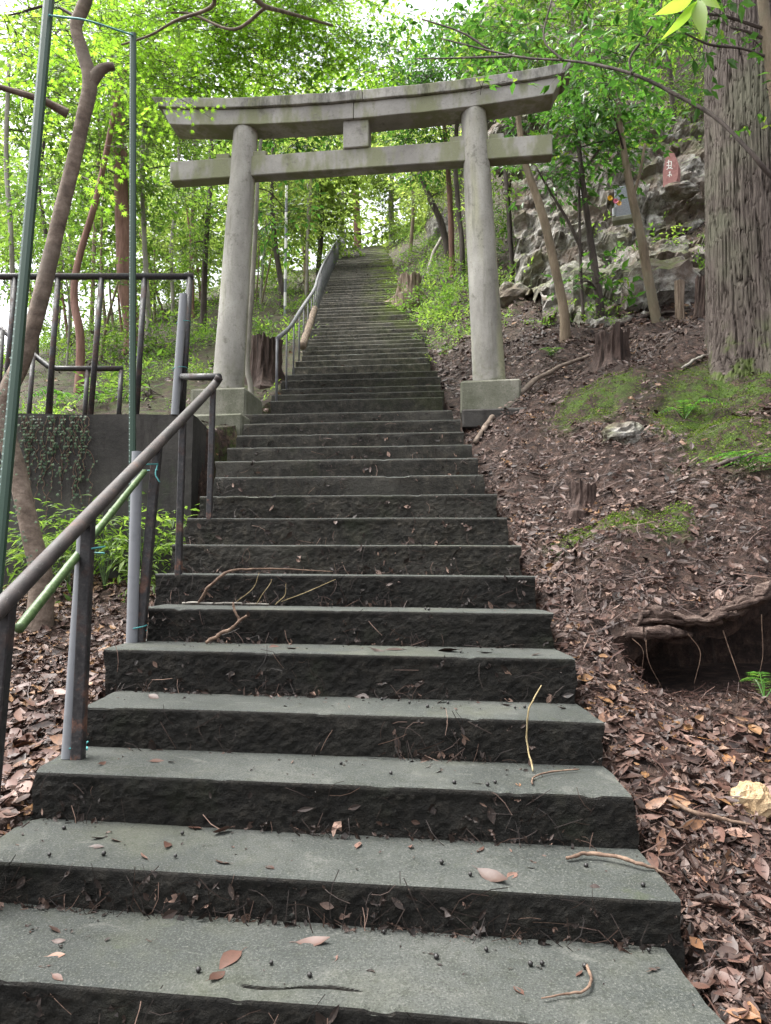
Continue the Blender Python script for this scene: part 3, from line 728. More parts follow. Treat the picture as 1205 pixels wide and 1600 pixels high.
# second, lower railing behind
FY2 = 6.75
f2 = thing('low_railing', 'short black railing on the ground behind the tall fence', 'railing', loc=P(190, 640, FY2))
pipe(f2, 'top_rail', [P(-60, 470, FY2 + 0.4), P(0, 512, FY2 + .2), P(76, 573, FY2), P(90, 576, FY2), P(192, 576, FY2)], 0.026, MAT['iron'])
for pt_, pb_ in ((190, 185), (137, 132), (82, 78), (52, 44), (4, -4)):
    y_ = 577 if pt_ > 70 else (556 if pt_ > 30 else 516); a = P(pt_, y_, FY2); b = P(pb_, 650, FY2); b[2] = min(b[2], float(H(b[0], FY2))) - 0.1
    pipe(f2, 'post', [b, a], 0.022, MAT['iron'])

# ------------------------------------------------------------------ lower handrail
ZS = [z for (_, z, _, _) in _ZK_low][3:]; DS = [d for (d, _, _, _) in _ZK_low][3:]
def on_tread(px, py, k):
    """the point of tread k under a photo pixel (kept on the tread)"""
    z = ZS[k]; p1 = P(px, py, 1.0); dz = p1[2] - CZ
    Y = (z - CZ) / dz if abs(dz) > 1e-4 else DS[k]
    _, _, a, b = _ZK_low[k + 3]; xc = (a + b) / 2
    for _ in range(3):
        x = p1[0] * Y; lo = DS[k] - SK * (x - xc) + 0.02; Y = min(max(Y, lo), lo + T - 0.05)
    return np.array([p1[0] * Y, Y, z + 0.002 - TILT * (p1[0] * Y - xc)])
hr = thing('lower_handrail', 'worn black pipe handrail on posts along the lower concrete steps', 'handrail', loc=on_tread(118, 1188, 2))
feet = [on_tread(-28, 1350, 0), on_tread(122, 1188, 2), on_tread(219, 1003, 4), on_tread(279, 890, 6), on_tread(327, 806, 8)]
tops = [(14, 935), (143, 800), (234, 708), (291, 651), (335, 600)]
_rp = np.array([P(tx, ty, f_[1]) for f_, (tx, ty) in zip(feet, tops)])          # one straight pipe through the post heads
_A = np.stack([_rp[:, 1], np.ones(5)], 1); _cx = np.linalg.lstsq(_A, _rp[:, 0], rcond=None)[0]; _cz = np.linalg.lstsq(_A, _rp[:, 2], rcond=None)[0]
rp = []
for i, (f_, (tx, ty)) in enumerate(zip(feet, tops)):
    a = 0.2 * _rp[i] + 0.8 * np.array([_cx[0] * f_[1] + _cx[1], f_[1], _cz[0] * f_[1] + _cz[1]]); rp.append(a); print('RAIL', i, f_.round(2), proj(a), (tx, ty))
    o = MB(); base = f_ - np.array([0, 0, 0.01]); tt = np.linspace(0, 1, 7)
    pts = base[None] + (a - base)[None] * tt[:, None]; h_ = 0.021 if i < 3 else 0.017
    V = np.stack([pts + np.array([sx * h_, sy * h_, 0]) for sx, sy in ((-1, -1), (1, -1), (1, 1), (-1, 1))], 1)
    ii_ = np.arange(6)[:, None] * 4; j = np.arange(4)[None]; k = (j + 1) % 4
    o.add(local(hr, V), np.stack([ii_ + j, ii_ + k, ii_ + 4 + k, ii_ + 4 + j], -1).reshape(-1, 4), np.repeat(np.clip(1 - tt * 2.2, 0, 1), 4))
    ob = o.build('post', MAT['iron'], hr); bv = ob.modifiers.new('bevel', 'BEVEL'); bv.width = 0.004; bv.segments = 1
rail = [rp[0] + (rp[0] - rp[1]) * 1.0] + rp + [P(343, 589, rp[4][1] + 0.03)]
pipe(hr, 'rail', rail, 0.0265, MAT['railtop'], 16, n=60)
cp = P(284, 588, FY - 0.02)
pipe(hr, 'return_rail', [P(342, 589, rp[4][1] + 0.03), P(300, 589, rp[4][1] + .35), cp], 0.024, MAT['iron'], 12)
pipe(hr, 'rail_post', [P(279, 640, FY - 0.02), P(284, 586, FY - 0.02)], 0.022, MAT['iron'])

# grey plastic pipes tied to the posts, with the twine
def plastic_pipe(a, b, r, label):
    t_ = thing('plastic_pipe', label, 'pipe', 'grey plastic pipes tied to posts', loc=a)
    o = MB(); q = local(t_, [a, b]); tube(o, [q[0], q[1]], r, 18, cap=False); tube(o, [q[1], q[0]], r * 0.86, 18, cap=False)
    tube(o, [q[0], q[0] + [0, 0, 0.002]], r * 0.93, 18)
    o.build('pipe_wall', MAT['pvc'], t_, smooth_=True); return t_
def twine(pts, label, r=0.0035):
    o = MB(); tube(o, spline(pts, 40), r, 5); return o.build('twine', MAT['twine'], label=label, cat='twine', smooth_=True)
def ring_pts(c, rx, ry, n=10, tilt=0.3):
    th = np.linspace(0, 2 * math.pi * 1.06, n); return np.stack([c[0] + rx * np.cos(th), c[1] + ry * np.sin(th), c[2] + 0.004 * th + tilt * rx * np.cos(th) * 0.3], 1)
a = on_tread(116, 1184, 2) + np.array([-0.010, -0.03, 0]); b = P(131, 836, a[1]); plastic_pipe(a, b, 0.024, 'grey plastic pipe tied to the handrail post with rusty foot, pale top below the rail')
twine(ring_pts(a + [0.02, 0.02, 0.02], 0.04, 0.04), 'teal twine round the foot of the rusty handrail post')
twine(ring_pts(P(134, 866, a[1]) + [0.02, 0.02, 0], 0.04, 0.04), 'pale teal twine tying the bamboo pole to the rusty handrail post')
a2 = on_tread(212, 1000, 4) + np.array([-0.008, -0.03, 0]); b2 = P(215, 706, a2[1]); plastic_pipe(a2, b2, 0.027, 'grey plastic pipe holding the upright green pole beside the handrail')
twine(ring_pts(a2 + [0.02, 0.02, 0.05], 0.042, 0.042), 'teal twine round the foot of the pipe that holds the green pole')
tk = P(228, 735, a2[1] - 0.03)
tw = np.vstack([ring_pts(tk, 0.055, 0.05, 12), [tk + [0.05, -0.01, -0.02], tk + [0.075, -0.02, -0.06]]]); twine(tw, 'teal twine knotted at the upper end of the green bamboo pole')
a3 = P(274, 652, FY - 0.06); a3[2] = WALL_Z - 0.35; b3 = P(287, 460, FY - 0.06); plastic_pipe(np.array([P(273, 660, FY - 0.06)[0], FY - 0.06, WALL_Z + 0.002]), b3, 0.033, 'grey plastic pipe tied to the corner post of the metal fence')
twine(ring_pts(P(281, 580, FY - 0.03), 0.06, 0.06), 'teal twine round the fence corner post at the handrail end')
twine(ring_pts(P(287, 508, FY - 0.03), 0.058, 0.055), 'teal twine high on the fence corner post')

# green perforated poles and the line between them
def green_pole(a, b, wdt, label, nh):
    t_ = thing('green_pole', label, 'pole', loc=a)
    q = local(t_, [a, b]); dv = q[1] - q[0]; L_ = np.linalg.norm(dv); dv /= L_
    side = np.cross(dv, [0, 1, 0]); side /= np.linalg.norm(side); fr = np.cross(side, dv)
    prof = [(-1, 0.55), (-1, -0.45), (-0.45, -0.75), (0.45, -0.75), (1, -0.45), (1, 0.55), (0.82, 0.55), (0.82, -0.3), (0.35, -0.58), (-0.35, -0.58), (-0.82, -0.3), (-0.82, 0.55)]
    o = MB(); R0 = np.array([q[0] + side * x * wdt / 2 + fr * y * wdt / 2 for x, y in prof]); R1 = R0 + dv * L_
    m_ = len(prof); i = np.arange(m_); o.add(np.vstack([R0, R1]), np.stack([i, (i + 1) % m_, (i + 1) % m_ + m_, i + m_], 1))
    o.f.append(np.array([list(range(m_, 2 * m_))])); o.m.append(np.zeros(1, np.int32))
    ch = o.build('channel', MAT['greenpole'], t_)
    o = MB()
    for s in np.linspace(0.02, 0.99, nh):
        c = q[0] + dv * L_ * s + side * wdt * 0.36 + fr * (-0.64 * wdt / 2)
        th = np.linspace(0, 2 * math.pi, 6, endpoint=False); rr = wdt * 0.085; nn = fr * -1
        ring = np.array([c + dv * rr * 1.5 * math.cos(a_) + side * rr * math.sin(a_) + nn * 0.0012 for a_ in th]); o.add(ring, [list(range(6))])
    o.build('punched_holes', MAT['hole'], ch, kind='stuff'); return t_
g1b, g1t = P(-4, 900, 2.35), P(80, -40, 2.55)
green_pole(g1b + (g1b - g1t) * 0.28, g1t, 0.034, 'tall leaning green perforated pole beside the curved tree trunk', 110)
g2t = P(208, 52, a2[1] + 0.02); green_pole(a2 + np.array([0, 0, 0.05]), g2t, 0.030, 'slender upright green perforated pole standing in the grey pipe', 110)
twine([P(77, 24, 2.5), P(100, 27, 2.7), P(140, 33, 3.0), g2t + [0, 0, -0.01]], 'teal cord strung between the tops of the two green poles', 0.0045)
# green bamboo pole tied below the handrail
bp0, bp1 = P(29, 983, feet[0][1] + 0.12), P(226, 737, a2[1] - 0.045)
bt = thing('bamboo_pole', 'green bamboo pole tied below the handrail', 'pole', loc=bp0)
o = MB(); L_ = np.linalg.norm(bp1 - bp0); ss = np.linspace(0, 1, 90); rr = 0.0165 - 0.003 * ss
for nd in np.arange(0.06, 1, 0.118): rr = rr + 0.0022 * np.exp(-((ss - nd) / 0.006) ** 2)
tube(o, local(bt, bp0[None] + (bp1 - bp0)[None] * ss[:, None]), rr, 14); o.build('culm', MAT['bamboo'], bt, smooth_=True)

# ------------------------------------------------------------------ upper handrail
ur = thing('upper_handrail', 'long grey pipe handrail with many thin posts climbing beside the mossy upper steps', 'handrail', loc=(P(432, 625, 7.6)[0], 7.6, zl))
uz = []
tabT = np.array([(430, 519), (470, 470), (500, 418), (520, 386), (532, 367), (543, 356)])
for j in range(0, len(UP), 1):
    d, z, xl, xr = UP[j]
    if j == 0: foot = np.array([P(431, 628, d + 0.1)[0], d + 0.15, z])
    else: foot = np.array([xl + 0.04, d + 0.12 + SK * (xr - xl) / 2, z])
    uz.append(foot)
uz = np.array(uz); hh = 0.70
cl = uz.copy(); ker = 17; pad = np.vstack([2 * cl[:1] - cl[8:0:-1], cl, 2 * cl[-1:] - cl[-2:-10:-1]])
cl[:, 0] = np.convolve(pad[:, 0], np.ones(ker) / ker, 'valid')
hv = np.interp(np.arange(len(cl)), [0, 20, 60, 90], [0.74, 0.78, 0.86, 0.9])
railp = cl + np.stack([0 * hv, 0 * hv, hv], 1)
pipe(ur, 'rail', np.vstack([railp[::3], railp[-1:]]), 0.027, MAT['galv'], 12, n=120)
for j in range(0, len(cl), 1 if True else 2):
    if j % 2 == 0 or j > 24:
        pipe(ur, 'post', [np.array([cl[j][0], cl[j][1], uz[j][2] - 0.01]), railp[j]], 0.012 if j else 0.016, MAT['galv'], 6)

# ------------------------------------------------------------------ rocks
def sheet(mb, X, Y, Z, rnd=None):
    n, m = X.shape; i = (np.arange(n - 1)[:, None] * m + np.arange(m - 1)[None]).ravel()
    mb.add(np.stack([X, Y, Z], -1).reshape(-1, 3), np.stack([i, i + 1, i + m + 1, i + m], 1), rnd if rnd is None else rnd.ravel())
def ridged(x, y, z, o=4):
    r = 0; a = 1.0; f = 1.0
    for i in range(o): r = r + a * (1 - 2 * np.abs(noise(x * f + 3.3 * i, y * f + 1.7 * i, z * f + 8.1 * i))); a *= 0.52; f *= 2.1
    return r
cb = G(985, 485); CB = cb[1]
prof = np.array([(-0.35, -0.7), (0.0, 0.0), (0.6, 0.65), (1.0, 1.0), (1.5, 1.35), (2.05, 1.55), (2.35, 2.2), (2.7, 3.1), (3.3, 4.0), (4.4, 5.2), (6.3, 7.2)])
n, m = 210, 190
u = np.linspace(2.3, 9.5, n)[:, None] + np.zeros((1, m)); v = np.linspace(0, 1, m)[None] + np.zeros((n, 1))
tt = np.concatenate([[0], np.cumsum(np.linalg.norm(np.diff(prof, axis=0), axis=1))]); tt /= tt[-1]
py_ = np.interp(v, tt, prof[:, 0]); pz_ = np.interp(v, tt, prof[:, 1])
cy = CB + py_ + 0.35 * np.clip(3.4 - u, 0, 4) ** 1.5 - 0.22 * np.clip(u - 5, 0, 9); cz = cb[2] + pz_ - 0.35 * np.clip(3.4 - u, 0, 4) + 0.05 * np.clip(u - 5, 0, 5)
sx = u * 0.9; dsp = 0.16 * ridged(sx, cz * 1.1, cy * 0.5, 2) + 0.05 * ridged(u * 2.2, (cz + 0.5 * u) * 3.0, 3.0, 2) + 0.03 * ridged(u * 6, cz * 6 + u * 3, 5.0, 2)
blk = np.floor((cz + 0.35 * u + 0.25 * noise(u * 1.5, cz, 2)) * 3.2); dsp = dsp + 0.24 * noise(blk * 3.1, np.floor(u * 1.6 + 0.4 * noise(cz, u, 1)) * 1.7, 0.0)
b2 = np.floor((cz * 1.1 - 0.5 * u + 0.2 * noise(u * 2, cz * 2, 5)) * 6.5); dsp = dsp + 0.10 * noise(b2 * 1.7, np.floor((u + 0.3 * cz) * 5 + 0.5 * noise(cz * 2, u * 2, 3)) * 2.3, 4.0)
o = MB(); sheet(o, u + 0.05 * fbm(u * 4, cz * 4, 9), cy - dsp, cz + 0.4 * dsp)
o.build('cliff', MAT['rock'], kind='structure')
def rock(px, py, wpx, hpx, label, Y=None, sd=0.0, mat='rock', flat=0.8):
    p = G(px, py) if Y is None else P(px, py, Y)
    rx, rz = pxm(wpx, p[1]) / 2, pxm(hpx, p[1])
    o = MB(); nu, nv = 26, 16
    th = np.linspace(0, 2 * math.pi, nu, endpoint=False)[None] + 0 * np.zeros((nv, 1)); ph = np.linspace(-0.5 * math.pi, 0.5 * math.pi, nv)[:, None] + 0 * th
    X, Y_, Z = np.cos(ph) * np.cos(th), np.cos(ph) * np.sin(th), np.sin(ph)
    k_ = 1 + 0.22 * ridged(X * 1.3 + sd, Y_ * 1.3, Z * 1.3, 3) + 0.10 * noise(np.floor(X * 3 + sd) * 2.2, np.floor(Y_ * 3) * 1.9, np.floor(Z * 3) * 3.1)
    V = np.stack([X * k_ * rx, Y_ * k_ * rx * 0.8, Z * k_ * rz * flat], -1); i = np.arange(nv - 1)[:, None] * nu; j = np.arange(nu)[None]; k = (j + 1) % nu
    o.add(V.reshape(-1, 3), np.stack([i + j, i + k, i + nu + k, i + nu + j], -1).reshape(-1, 4))
    ob = o.build('rock', MAT[mat], label=label, cat='rock', smooth_=False); ob.location = p + np.array([0, 0, rz * 0.25]); return ob
rock(905, 478, 90, 55, 'grey rock at the foot of the cliff beside the leafy shrub', sd=1)
rock(1035, 470, 110, 60, 'pale grey rock ledge behind the straight tan sapling', sd=2)
rock(800, 470, 50, 26, 'dark grey rock on the slope behind the gate pillar', sd=3)
rock(690, 372, 40, 40, 'pale rock beside the upper mossy steps above the pale stump', sd=4)
rock(975, 690, 60, 26, 'pale broken rock lying below the mossy stump', sd=5)
MAT['ochre'] = M('ochre_rock', m_bark([(0.3, (0.16, 0.1, 0.05)), (0.5, (0.33, 0.23, 0.13)), (0.75, (0.46, 0.35, 0.22))], 9, (1, 1, 1)))
r_ = rock(1172, 1268, 58, 34, 'ochre flat-topped stone lying in the leaf litter beside the lower steps', sd=6, mat='ochre')

# ------------------------------------------------------------------ stone tablet, red slab and flowers on the ledge
sY = CB + 1.42
sb = P(974, 341, sY); hgt = pxm(52, sY)
tb = thing('stone_tablet', 'small grey granite tablet on the rock ledge beside the flowers', 'monument', loc=sb, rotz=-0.35)
o = MB(); wv = pxm(25, sY) / 2; bevbox(o, (0, 0, hgt / 2), (wv, 0.05, hgt / 2), 0.008)
MAT['granite'] = M('polished_granite', m_bark([(0.3, (0.11, 0.12, 0.145)), (0.5, (0.17, 0.18, 0.21)), (0.75, (0.25, 0.26, 0.29))], 60, (1, 1, 1), b=0.001), rough=0.3, spec=0.5)
o.build('slab', MAT['granite'], tb)
o = MB(); bevbox(o, (0, 0, -0.03), (wv * 1.35, 0.09, 0.035), 0.008); o.build('foot', MAT['plinth'], tb)
rY = CB + 1.95
rs = P(1048, 292, rY); rt = thing('red_stone_slab', 'reddish pointed stone slab with white carved characters set on the cliff', 'monument', loc=rs, rotz=-0.35)
hh_ = pxm(64, rY); ww = pxm(26, rY); out = np.array([(-0.45, 0), (0.1, -0.06), (0.42, 0.2), (0.5, 0.55), (0.28, 0.86), (0.02, 1.0), (-0.22, 0.8), (-0.42, 0.45)])
pts = np.stack([out[:, 0] * ww, 0 * out[:, 0], out[:, 1] * hh_], 1); bk = pts * [0.92, 1, 0.97] + [0.05, 0.16, 0]
o = MB(); k = len(out); o.add(np.vstack([pts, bk]), [list(range(k)), list(range(2 * k - 1, k - 1, -1))] + [[i, i + k, (i + 1) % k + k, (i + 1) % k] for i in range(k)])
MAT['redstone'] = M('red_stone', m_bark([(0.3, (0.2, 0.09, 0.085)), (0.5, (0.3, 0.145, 0.135)), (0.75, (0.4, 0.22, 0.2))], 14, (1, 1, 1), b=0.006))
slab = o.build('slab', MAT['redstone'], rt)
MAT['white'] = M('white_paint', m_plastic((0.75, 0.73, 0.7)))
o = MB()                                        # two brushed characters, one above the other
for (x0, z0, x1, z1) in ((-.12, .66, .06, .67), (-.04, .72, -.06, .52), (-.13, .58, .07, .56), (.06, .67, .05, .52), (-.1, .5, .08, .49), (-.13, .47, -.03, .53), (.0, .52, .1, .46),
                         (-.05, .38, .02, .39), (-.01, .41, -.04, .26), (-.1, .31, .0, .33), (.02, .34, .05, .28)):
    a = np.array([x0 * ww * 1.5, -0.004, z0 * hh_]); b = np.array([x1 * ww * 1.5, -0.004, z1 * hh_]); dvv = b - a; nn = np.array([-dvv[2], 0, dvv[0]]); nn *= 0.008 / (np.linalg.norm(nn) + 1e-6)
    o.add([a - nn, b - nn * 0.6, b + nn * 0.6, a + nn], [[0, 1, 2, 3]])
o.build('carved_characters', MAT['white'], slab)
rock(1062, 301, 52, 11, 'grey rock under the red stone slab', Y=rY - 0.05, sd=8)
fl = thing('flower_offering', 'yellow and pink flowers in a holder beside the grey tablet', 'flowers', loc=P(960, 338, sY - 0.1))
o = MB(); q0 = local(fl, [P(960, 338, sY - 0.1), P(960, 326, sY - 0.1)]); tube(o, q0, [0.03, 0.035], 10); o.build('holder', MAT['pvc'], fl)
o = MB()
for (px, py) in ((953, 312), (960, 316), (966, 318)): tube(o, local(fl, [P(960, 327, sY - 0.1), P(px, py, sY - 0.1)]), 0.004, 4)
o.build('stem', MAT['ever'], fl)
for (px, py, c) in ((953, 310, (0.7, 0.42, 0.02)), (962, 315, (0.7, 0.2, 0.32)), (967, 318, (0.75, 0.4, 0.1))):
    o = MB(); cpt = local(fl, [P(px, py, sY - 0.12)])[0]
    for a_ in np.linspace(0, 2 * math.pi, 9, endpoint=False):
        for tl in (0.25, 0.8):
            d_ = np.array([math.cos(a_ + tl), -tl, math.sin(a_ + tl)]); d_ /= np.linalg.norm(d_); s_ = np.cross(d_, [0, 1, 0]); s_ /= np.linalg.norm(s_) + 1e-6
            o.add([cpt, cpt + d_ * 0.03 + s_ * 0.012, cpt + d_ * 0.05, cpt + d_ * 0.03 - s_ * 0.012], [[0, 1, 2, 3]])
    mm = M('petal', m_plastic(c)); o.build('blossom', mm, fl)

# ------------------------------------------------------------------ leaves, sprays, crowns
def leaf_shape(kind):
    if kind == 'ovate':
        v = np.array([(0, 0, 0), (0.4, 0.21, 0.06), (0.45, 0, 0), (0.4, -0.21, 0.06), (1, 0, -0.1)]); f = [(0, 2, 1), (0, 3, 2), (2, 4, 1), (2, 3, 4)]
    elif kind == 'lance':
        v = np.array([(0, 0, 0), (0.4, 0.13, 0.04), (0.45, 0, 0), (0.4, -0.13, 0.04), (1, 0, -0.12)]); f = [(0, 2, 1), (0, 3, 2), (2, 4, 1), (2, 3, 4)]
    elif kind == 'diamond':
        v = np.array([(0, 0, 0), (0.5, 0.3, 0.05), (1, 0, -0.05), (0.5, -0.3, 0.05)]); f = [(0, 3, 1), (1, 3, 2)]
    else:
        out = []
        for a, r in ((-125, .45), (-100, .25), (-72, .75), (-50, .32), (-33, .95), (-15, .38), (0, 1.05), (15, .38), (33, .95), (50, .32), (72, .75), (100, .25), (125, .45)):
            a = math.radians(a); out.append((0.15 + r * math.cos(a) * .75, r * math.sin(a) * .75, -0.10 * r * r))
        v = np.array([(0.1, 0, 0)] + out); f = [(0, i, i + 1) for i in range(1, 13)]
    return v, np.array(f)
def rotm(a, b, c):
    ca, sa, cb_, sb_, cc, sc_ = math.cos(a), math.sin(a), math.cos(b), math.sin(b), math.cos(c), math.sin(c)
    Rz = np.array([[ca, -sa, 0], [sa, ca, 0], [0, 0, 1]]); Ry = np.array([[cb_, 0, sb_], [0, 1, 0], [-sb_, 0, cb_]]); Rx = np.array([[1, 0, 0], [0, cc, -sc_], [0, sc_, cc]])
    return Rz @ Ry @ Rx
def make_spray(kind, nleaf, lf, r, forks=2, droop=0.15, whorl=False):
    """leafy twig of length 1 along +x; leaf length lf; returns leaves (v, f, rnd) and twig polyline segments"""
    LV, LF, LR = [], [], []; base = 0; bv, bf = leaf_shape(kind); segs = []
    lines = [(np.array([0, 0, 0.]), 0.0, 1.0)]
    for i in range(forks): s0 = 0.25 + 0.5 * i / max(1, forks - 1); lines.append((np.array([s0, 0, -droop * s0 * s0]), (0.75 if i % 2 else -0.75) + r.normal(0, .12), 0.62 - 0.25 * i / max(1, forks)))
    per = max(2, nleaf // len(lines))
    for (p0, ang, L) in lines:
        dirx = np.array([math.cos(ang), math.sin(ang), 0])
        at = lambda s: p0 + dirx * s * L + np.array([0, 0, -droop * s * s * L])
        segs.append([at(0), at(0.5), at(1.0)])
        for i in range(per):
            s = (i + 1) / per if not whorl else (0.45 if i % 3 == 0 else 1.0) + r.normal(0, .03)
            side = 1 if i % 2 else -1
            a = ang + side * (r.uniform(0.5, 1.1) if s < 0.97 else r.uniform(-.5, .5))
            if whorl: a = ang + r.uniform(-1.9, 1.9)
            sc_ = lf * r.uniform(0.7, 1.2); R = rotm(a, r.normal(0.25, 0.25), r.normal(0, 0.35))
            LV.append((bv * sc_) @ R.T + at(min(s, 1.0))); LF.append(bf + base); LR.append(np.full(len(bv), r.uniform())); base += len(bv)
    return np.concatenate(LV), np.concatenate(LF), np.concatenate(LR), segs
SPR = {}
def sprays(key, kind, nleaf, lf, forks=2, droop=0.15, whorl=False, nvar=5, seed=1):
    r = np.random.default_rng(seed); SPR[key] = [make_spray(kind, nleaf, lf, r, forks, droop, whorl) for _ in range(nvar)]
sprays('maple', 'maple', 18, 0.13, 3, 0.08)
sprays('ever', 'ovate', 14, 0.26, 2, 0.12, whorl=True, seed=2)
sprays('broad', 'ovate', 16, 0.19, 2, 0.2, seed=3)
sprays('lance', 'lance', 16, 0.24, 2, 0.25, seed=4)
sprays('far', 'diamond', 14, 0.24, 2, 0.15, seed=5)
def crown(blobs, key, size, r, outward=0.6, flat=0.5, twig=True, shell=0.35):
    """blobs: (centre, radii, count) -> leaf builder, twig builder; sprays point outwards, rather flat"""
    lb_, tb_ = MB(), MB()
    for (c, rad, cnt) in blobs:
        cnt = int(cnt); c = np.asarray(c, float); rad = np.broadcast_to(np.asarray(rad, float), (3,))
        d = r.normal(size=(cnt, 3)); d /= np.linalg.norm(d, axis=1, keepdims=True); q = r.uniform(shell ** 3, 1, cnt) ** (1 / 3)
        # clumps: pull the sprays toward a few centres, leaving gaps between
        pos = d * q[:, None]; nc = max(3, cnt // 14); cen = r.normal(size=(nc, 3)); cen /= np.linalg.norm(cen, axis=1, keepdims=True); cen *= r.uniform(0.3, 1, (nc, 1)) ** 0.5
        j = np.argmin(((pos[:, None] - cen[None]) ** 2).sum(-1), 1) if cnt < 4000 else r.integers(0, nc, cnt); pos = pos * 0.45 + cen[j] * 0.55 + r.normal(0, 0.06, (cnt, 3))
        P0 = c + pos * rad
        ax = outward * pos + r.normal(0, 0.6, (cnt, 3)); ax[:, 2] *= flat; ax /= np.linalg.norm(ax, axis=1, keepdims=True) + 1e-6
        up = np.stack([r.normal(0, .35, cnt), r.normal(0, .35, cnt), np.ones(cnt)], 1); sd_ = np.cross(up, ax); sd_ /= np.linalg.norm(sd_, axis=1, keepdims=True) + 1e-6; up = np.cross(ax, sd_)
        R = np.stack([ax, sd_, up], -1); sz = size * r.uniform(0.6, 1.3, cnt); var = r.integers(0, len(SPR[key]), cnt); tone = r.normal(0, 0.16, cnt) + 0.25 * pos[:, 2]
        for vi, (LV, LF, LR, segs) in enumerate(SPR[key]):
            I = np.nonzero(var == vi)[0]
            if not len(I): continue
            V = np.einsum('nij,vj->nvi', R[I], LV) * sz[I][:, None, None] + P0[I][:, None]
            Fc = (LF[None] + (np.arange(len(I)) * len(LV))[:, None, None]).reshape(-1, 3)
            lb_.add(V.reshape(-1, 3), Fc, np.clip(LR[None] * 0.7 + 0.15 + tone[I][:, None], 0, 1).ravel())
            if twig:
                for sg in segs:
                    sg = np.array(sg); S3 = np.einsum('nij,vj->nvi', R[I], sg) * sz[I][:, None, None] + P0[I][:, None]
                    wd = (0.007 * sz[I])[:, None, None] * np.array([1, 0.7, 0.3])[None, :, None]
                    a_ = S3 + wd * R[I][:, None, :, 1]; b_ = S3 - wd * R[I][:, None, :, 1]; c_ = S3 + wd * R[I][:, None, :, 2] * 1.5
                    V2 = np.stack([a_, b_, c_], 2).reshape(-1, 3); base = (np.arange(len(I)) * 9)[:, None, None]
                    ff = []
                    for t_ in (0, 1):
                        for x_, y_ in ((0, 1), (1, 2), (2, 0)): ff.append([t_ * 3 + x_, t_ * 3 + y_, t_ * 3 + 3 + y_, t_ * 3 + 3 + x_])
                    tb_.add(V2, (np.array(ff)[None] + base).reshape(-1, 4))
    return lb_, tb_
def Bp(px, py, Y, rx, ry, n, rdep=None):
    return (P(px, py, Y), (pxm(rx, Y), pxm(rdep or rx, Y), pxm(ry, Y)), n)
def trunk_path(path, Y, n=None, ground=True):
    """path rows (px, py, width px[, Y]); runs from the foot upwards; the foot is set into the ground"""
    q = []
    for row in path:
        y_ = row[3] if len(row) > 3 else Y
        p = P(row[0], row[1], y_); q.append([*p, pxm(row[2], y_) / 2])
    q = np.array(q)
    if ground:
        h = float(H(q[0][0], q[0][1]))
        if q[0][2] > h - 0.05: q = np.vstack([[q[0][0], q[0][1], h - 0.12, q[0][3] * 1.25], q])
    return spline(q, n or max(8, 5 * len(q)))
def tree(name, label, cat, path, Y, mat, blobs=(), key='broad', size=0.6, leafmat='light', limbs=(), seed=0, group=None, segs=10, rough=0.10, flat=0.5, twig=True, foot=True, bough=4.0, limbmat=None):
    r = np.random.default_rng(100 + seed)
    tp = trunk_path(path, Y, ground=foot); t_ = thing(name, label, cat, group, loc=tp[0][:3])
    o = MB(); lw = local(t_, tp[:, :3]); tube(o, lw, tp[:, 3], segs, rough=rough, rf=2.5, seed=seed * 1.7); o.build('trunk', MAT[mat], t_, smooth_=True)
    for lm in limbs:                              # each limb: rows (px, py, w, Y)
        q = trunk_path(lm, Y, ground=False); o = MB(); tube(o, local(t_, q[:, :3]), q[:, 3], 7, rough=0.12, rf=4, seed=seed); o.build('limb', MAT[limbmat or mat], t_, smooth_=True)
    if len(blobs):
        lb_, tb_ = crown(blobs, key, size, r, flat=flat, twig=twig)
        off = np.array(t_.location)
        # boughs from the trunk into every clump
        for (c, rad, cnt) in blobs:
            i = int(np.argmin(np.linalg.norm(tp[:, :3] - c, axis=1) + 0.6 * np.clip(tp[:, 2] - c[2] + 0.1, 0, 9)))
            a = tp[i, :3]; L_ = np.linalg.norm(c - a)
            if 0.15 < L_ < bough:
                mid = (a + c) / 2 + np.array([0, 0, 0.12 * L_]) + r.normal(0, 0.05 * L_, 3); q = spline([a, mid, c, c + (c - mid) * 0.35], 10)
                tube(tb_, q, np.linspace(min(tp[i, 3] * 0.35, 0.022), 0.005, 10), 5, cap=False)
        for m_ in (lb_, tb_): m_.v = [v - off for v in m_.v]
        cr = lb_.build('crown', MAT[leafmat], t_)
        if tb_.n: tb_.build('twigs', MAT['bark_dark'], cr, kind='stuff')
    return t_

# ------------------------------------------------------------------ the big cedar
def cedar_ridges(th, L):
    a = th + 0.10 * np.sin(L * 0.9) + 0.05 * noise(th * 2, L * 1.3) + 0.03 * noise(np.cos(th) * 5, np.sin(th) * 5, L * 5)
    rg = 1 - np.abs(noise(np.cos(a) * 12 + 20, np.sin(a) * 12, L * 1.5)) * 2
    rg2 = 1 - np.abs(noise(np.cos(a) * 27 + 5, np.sin(a) * 27, L * 4.5 + 4)) * 2
    flare = 0.16 * np.exp(-L / 0.35) * (1 + 0.6 * np.sin(5 * th + 1))
    return -0.028 * np.exp(-np.clip(1 - rg, 0, 9) * 10) + 0.005 * rg2 - 0.014 * np.exp(-np.clip(1 - rg2, 0, 9) * 9) + 0.006 * noise(np.cos(a) * 40, np.sin(a) * 40, L * 3) + flare
cg = G(1170, 585); cY = cg[1] + 0.35
cpath = [(1188, 640, 158), (1186, 540, 150), (1180, 400, 146), (1176, 250, 142), (1172, 100, 138), (1170, 0, 136), (1166, -300, 128), (1160, -900, 110)]
cw = trunk_path(cpath, cY, 420); ct = thing('cedar_tree', 'massive cedar trunk with fissured grey bark above the mossy bank', 'tree', loc=cw[0][:3])
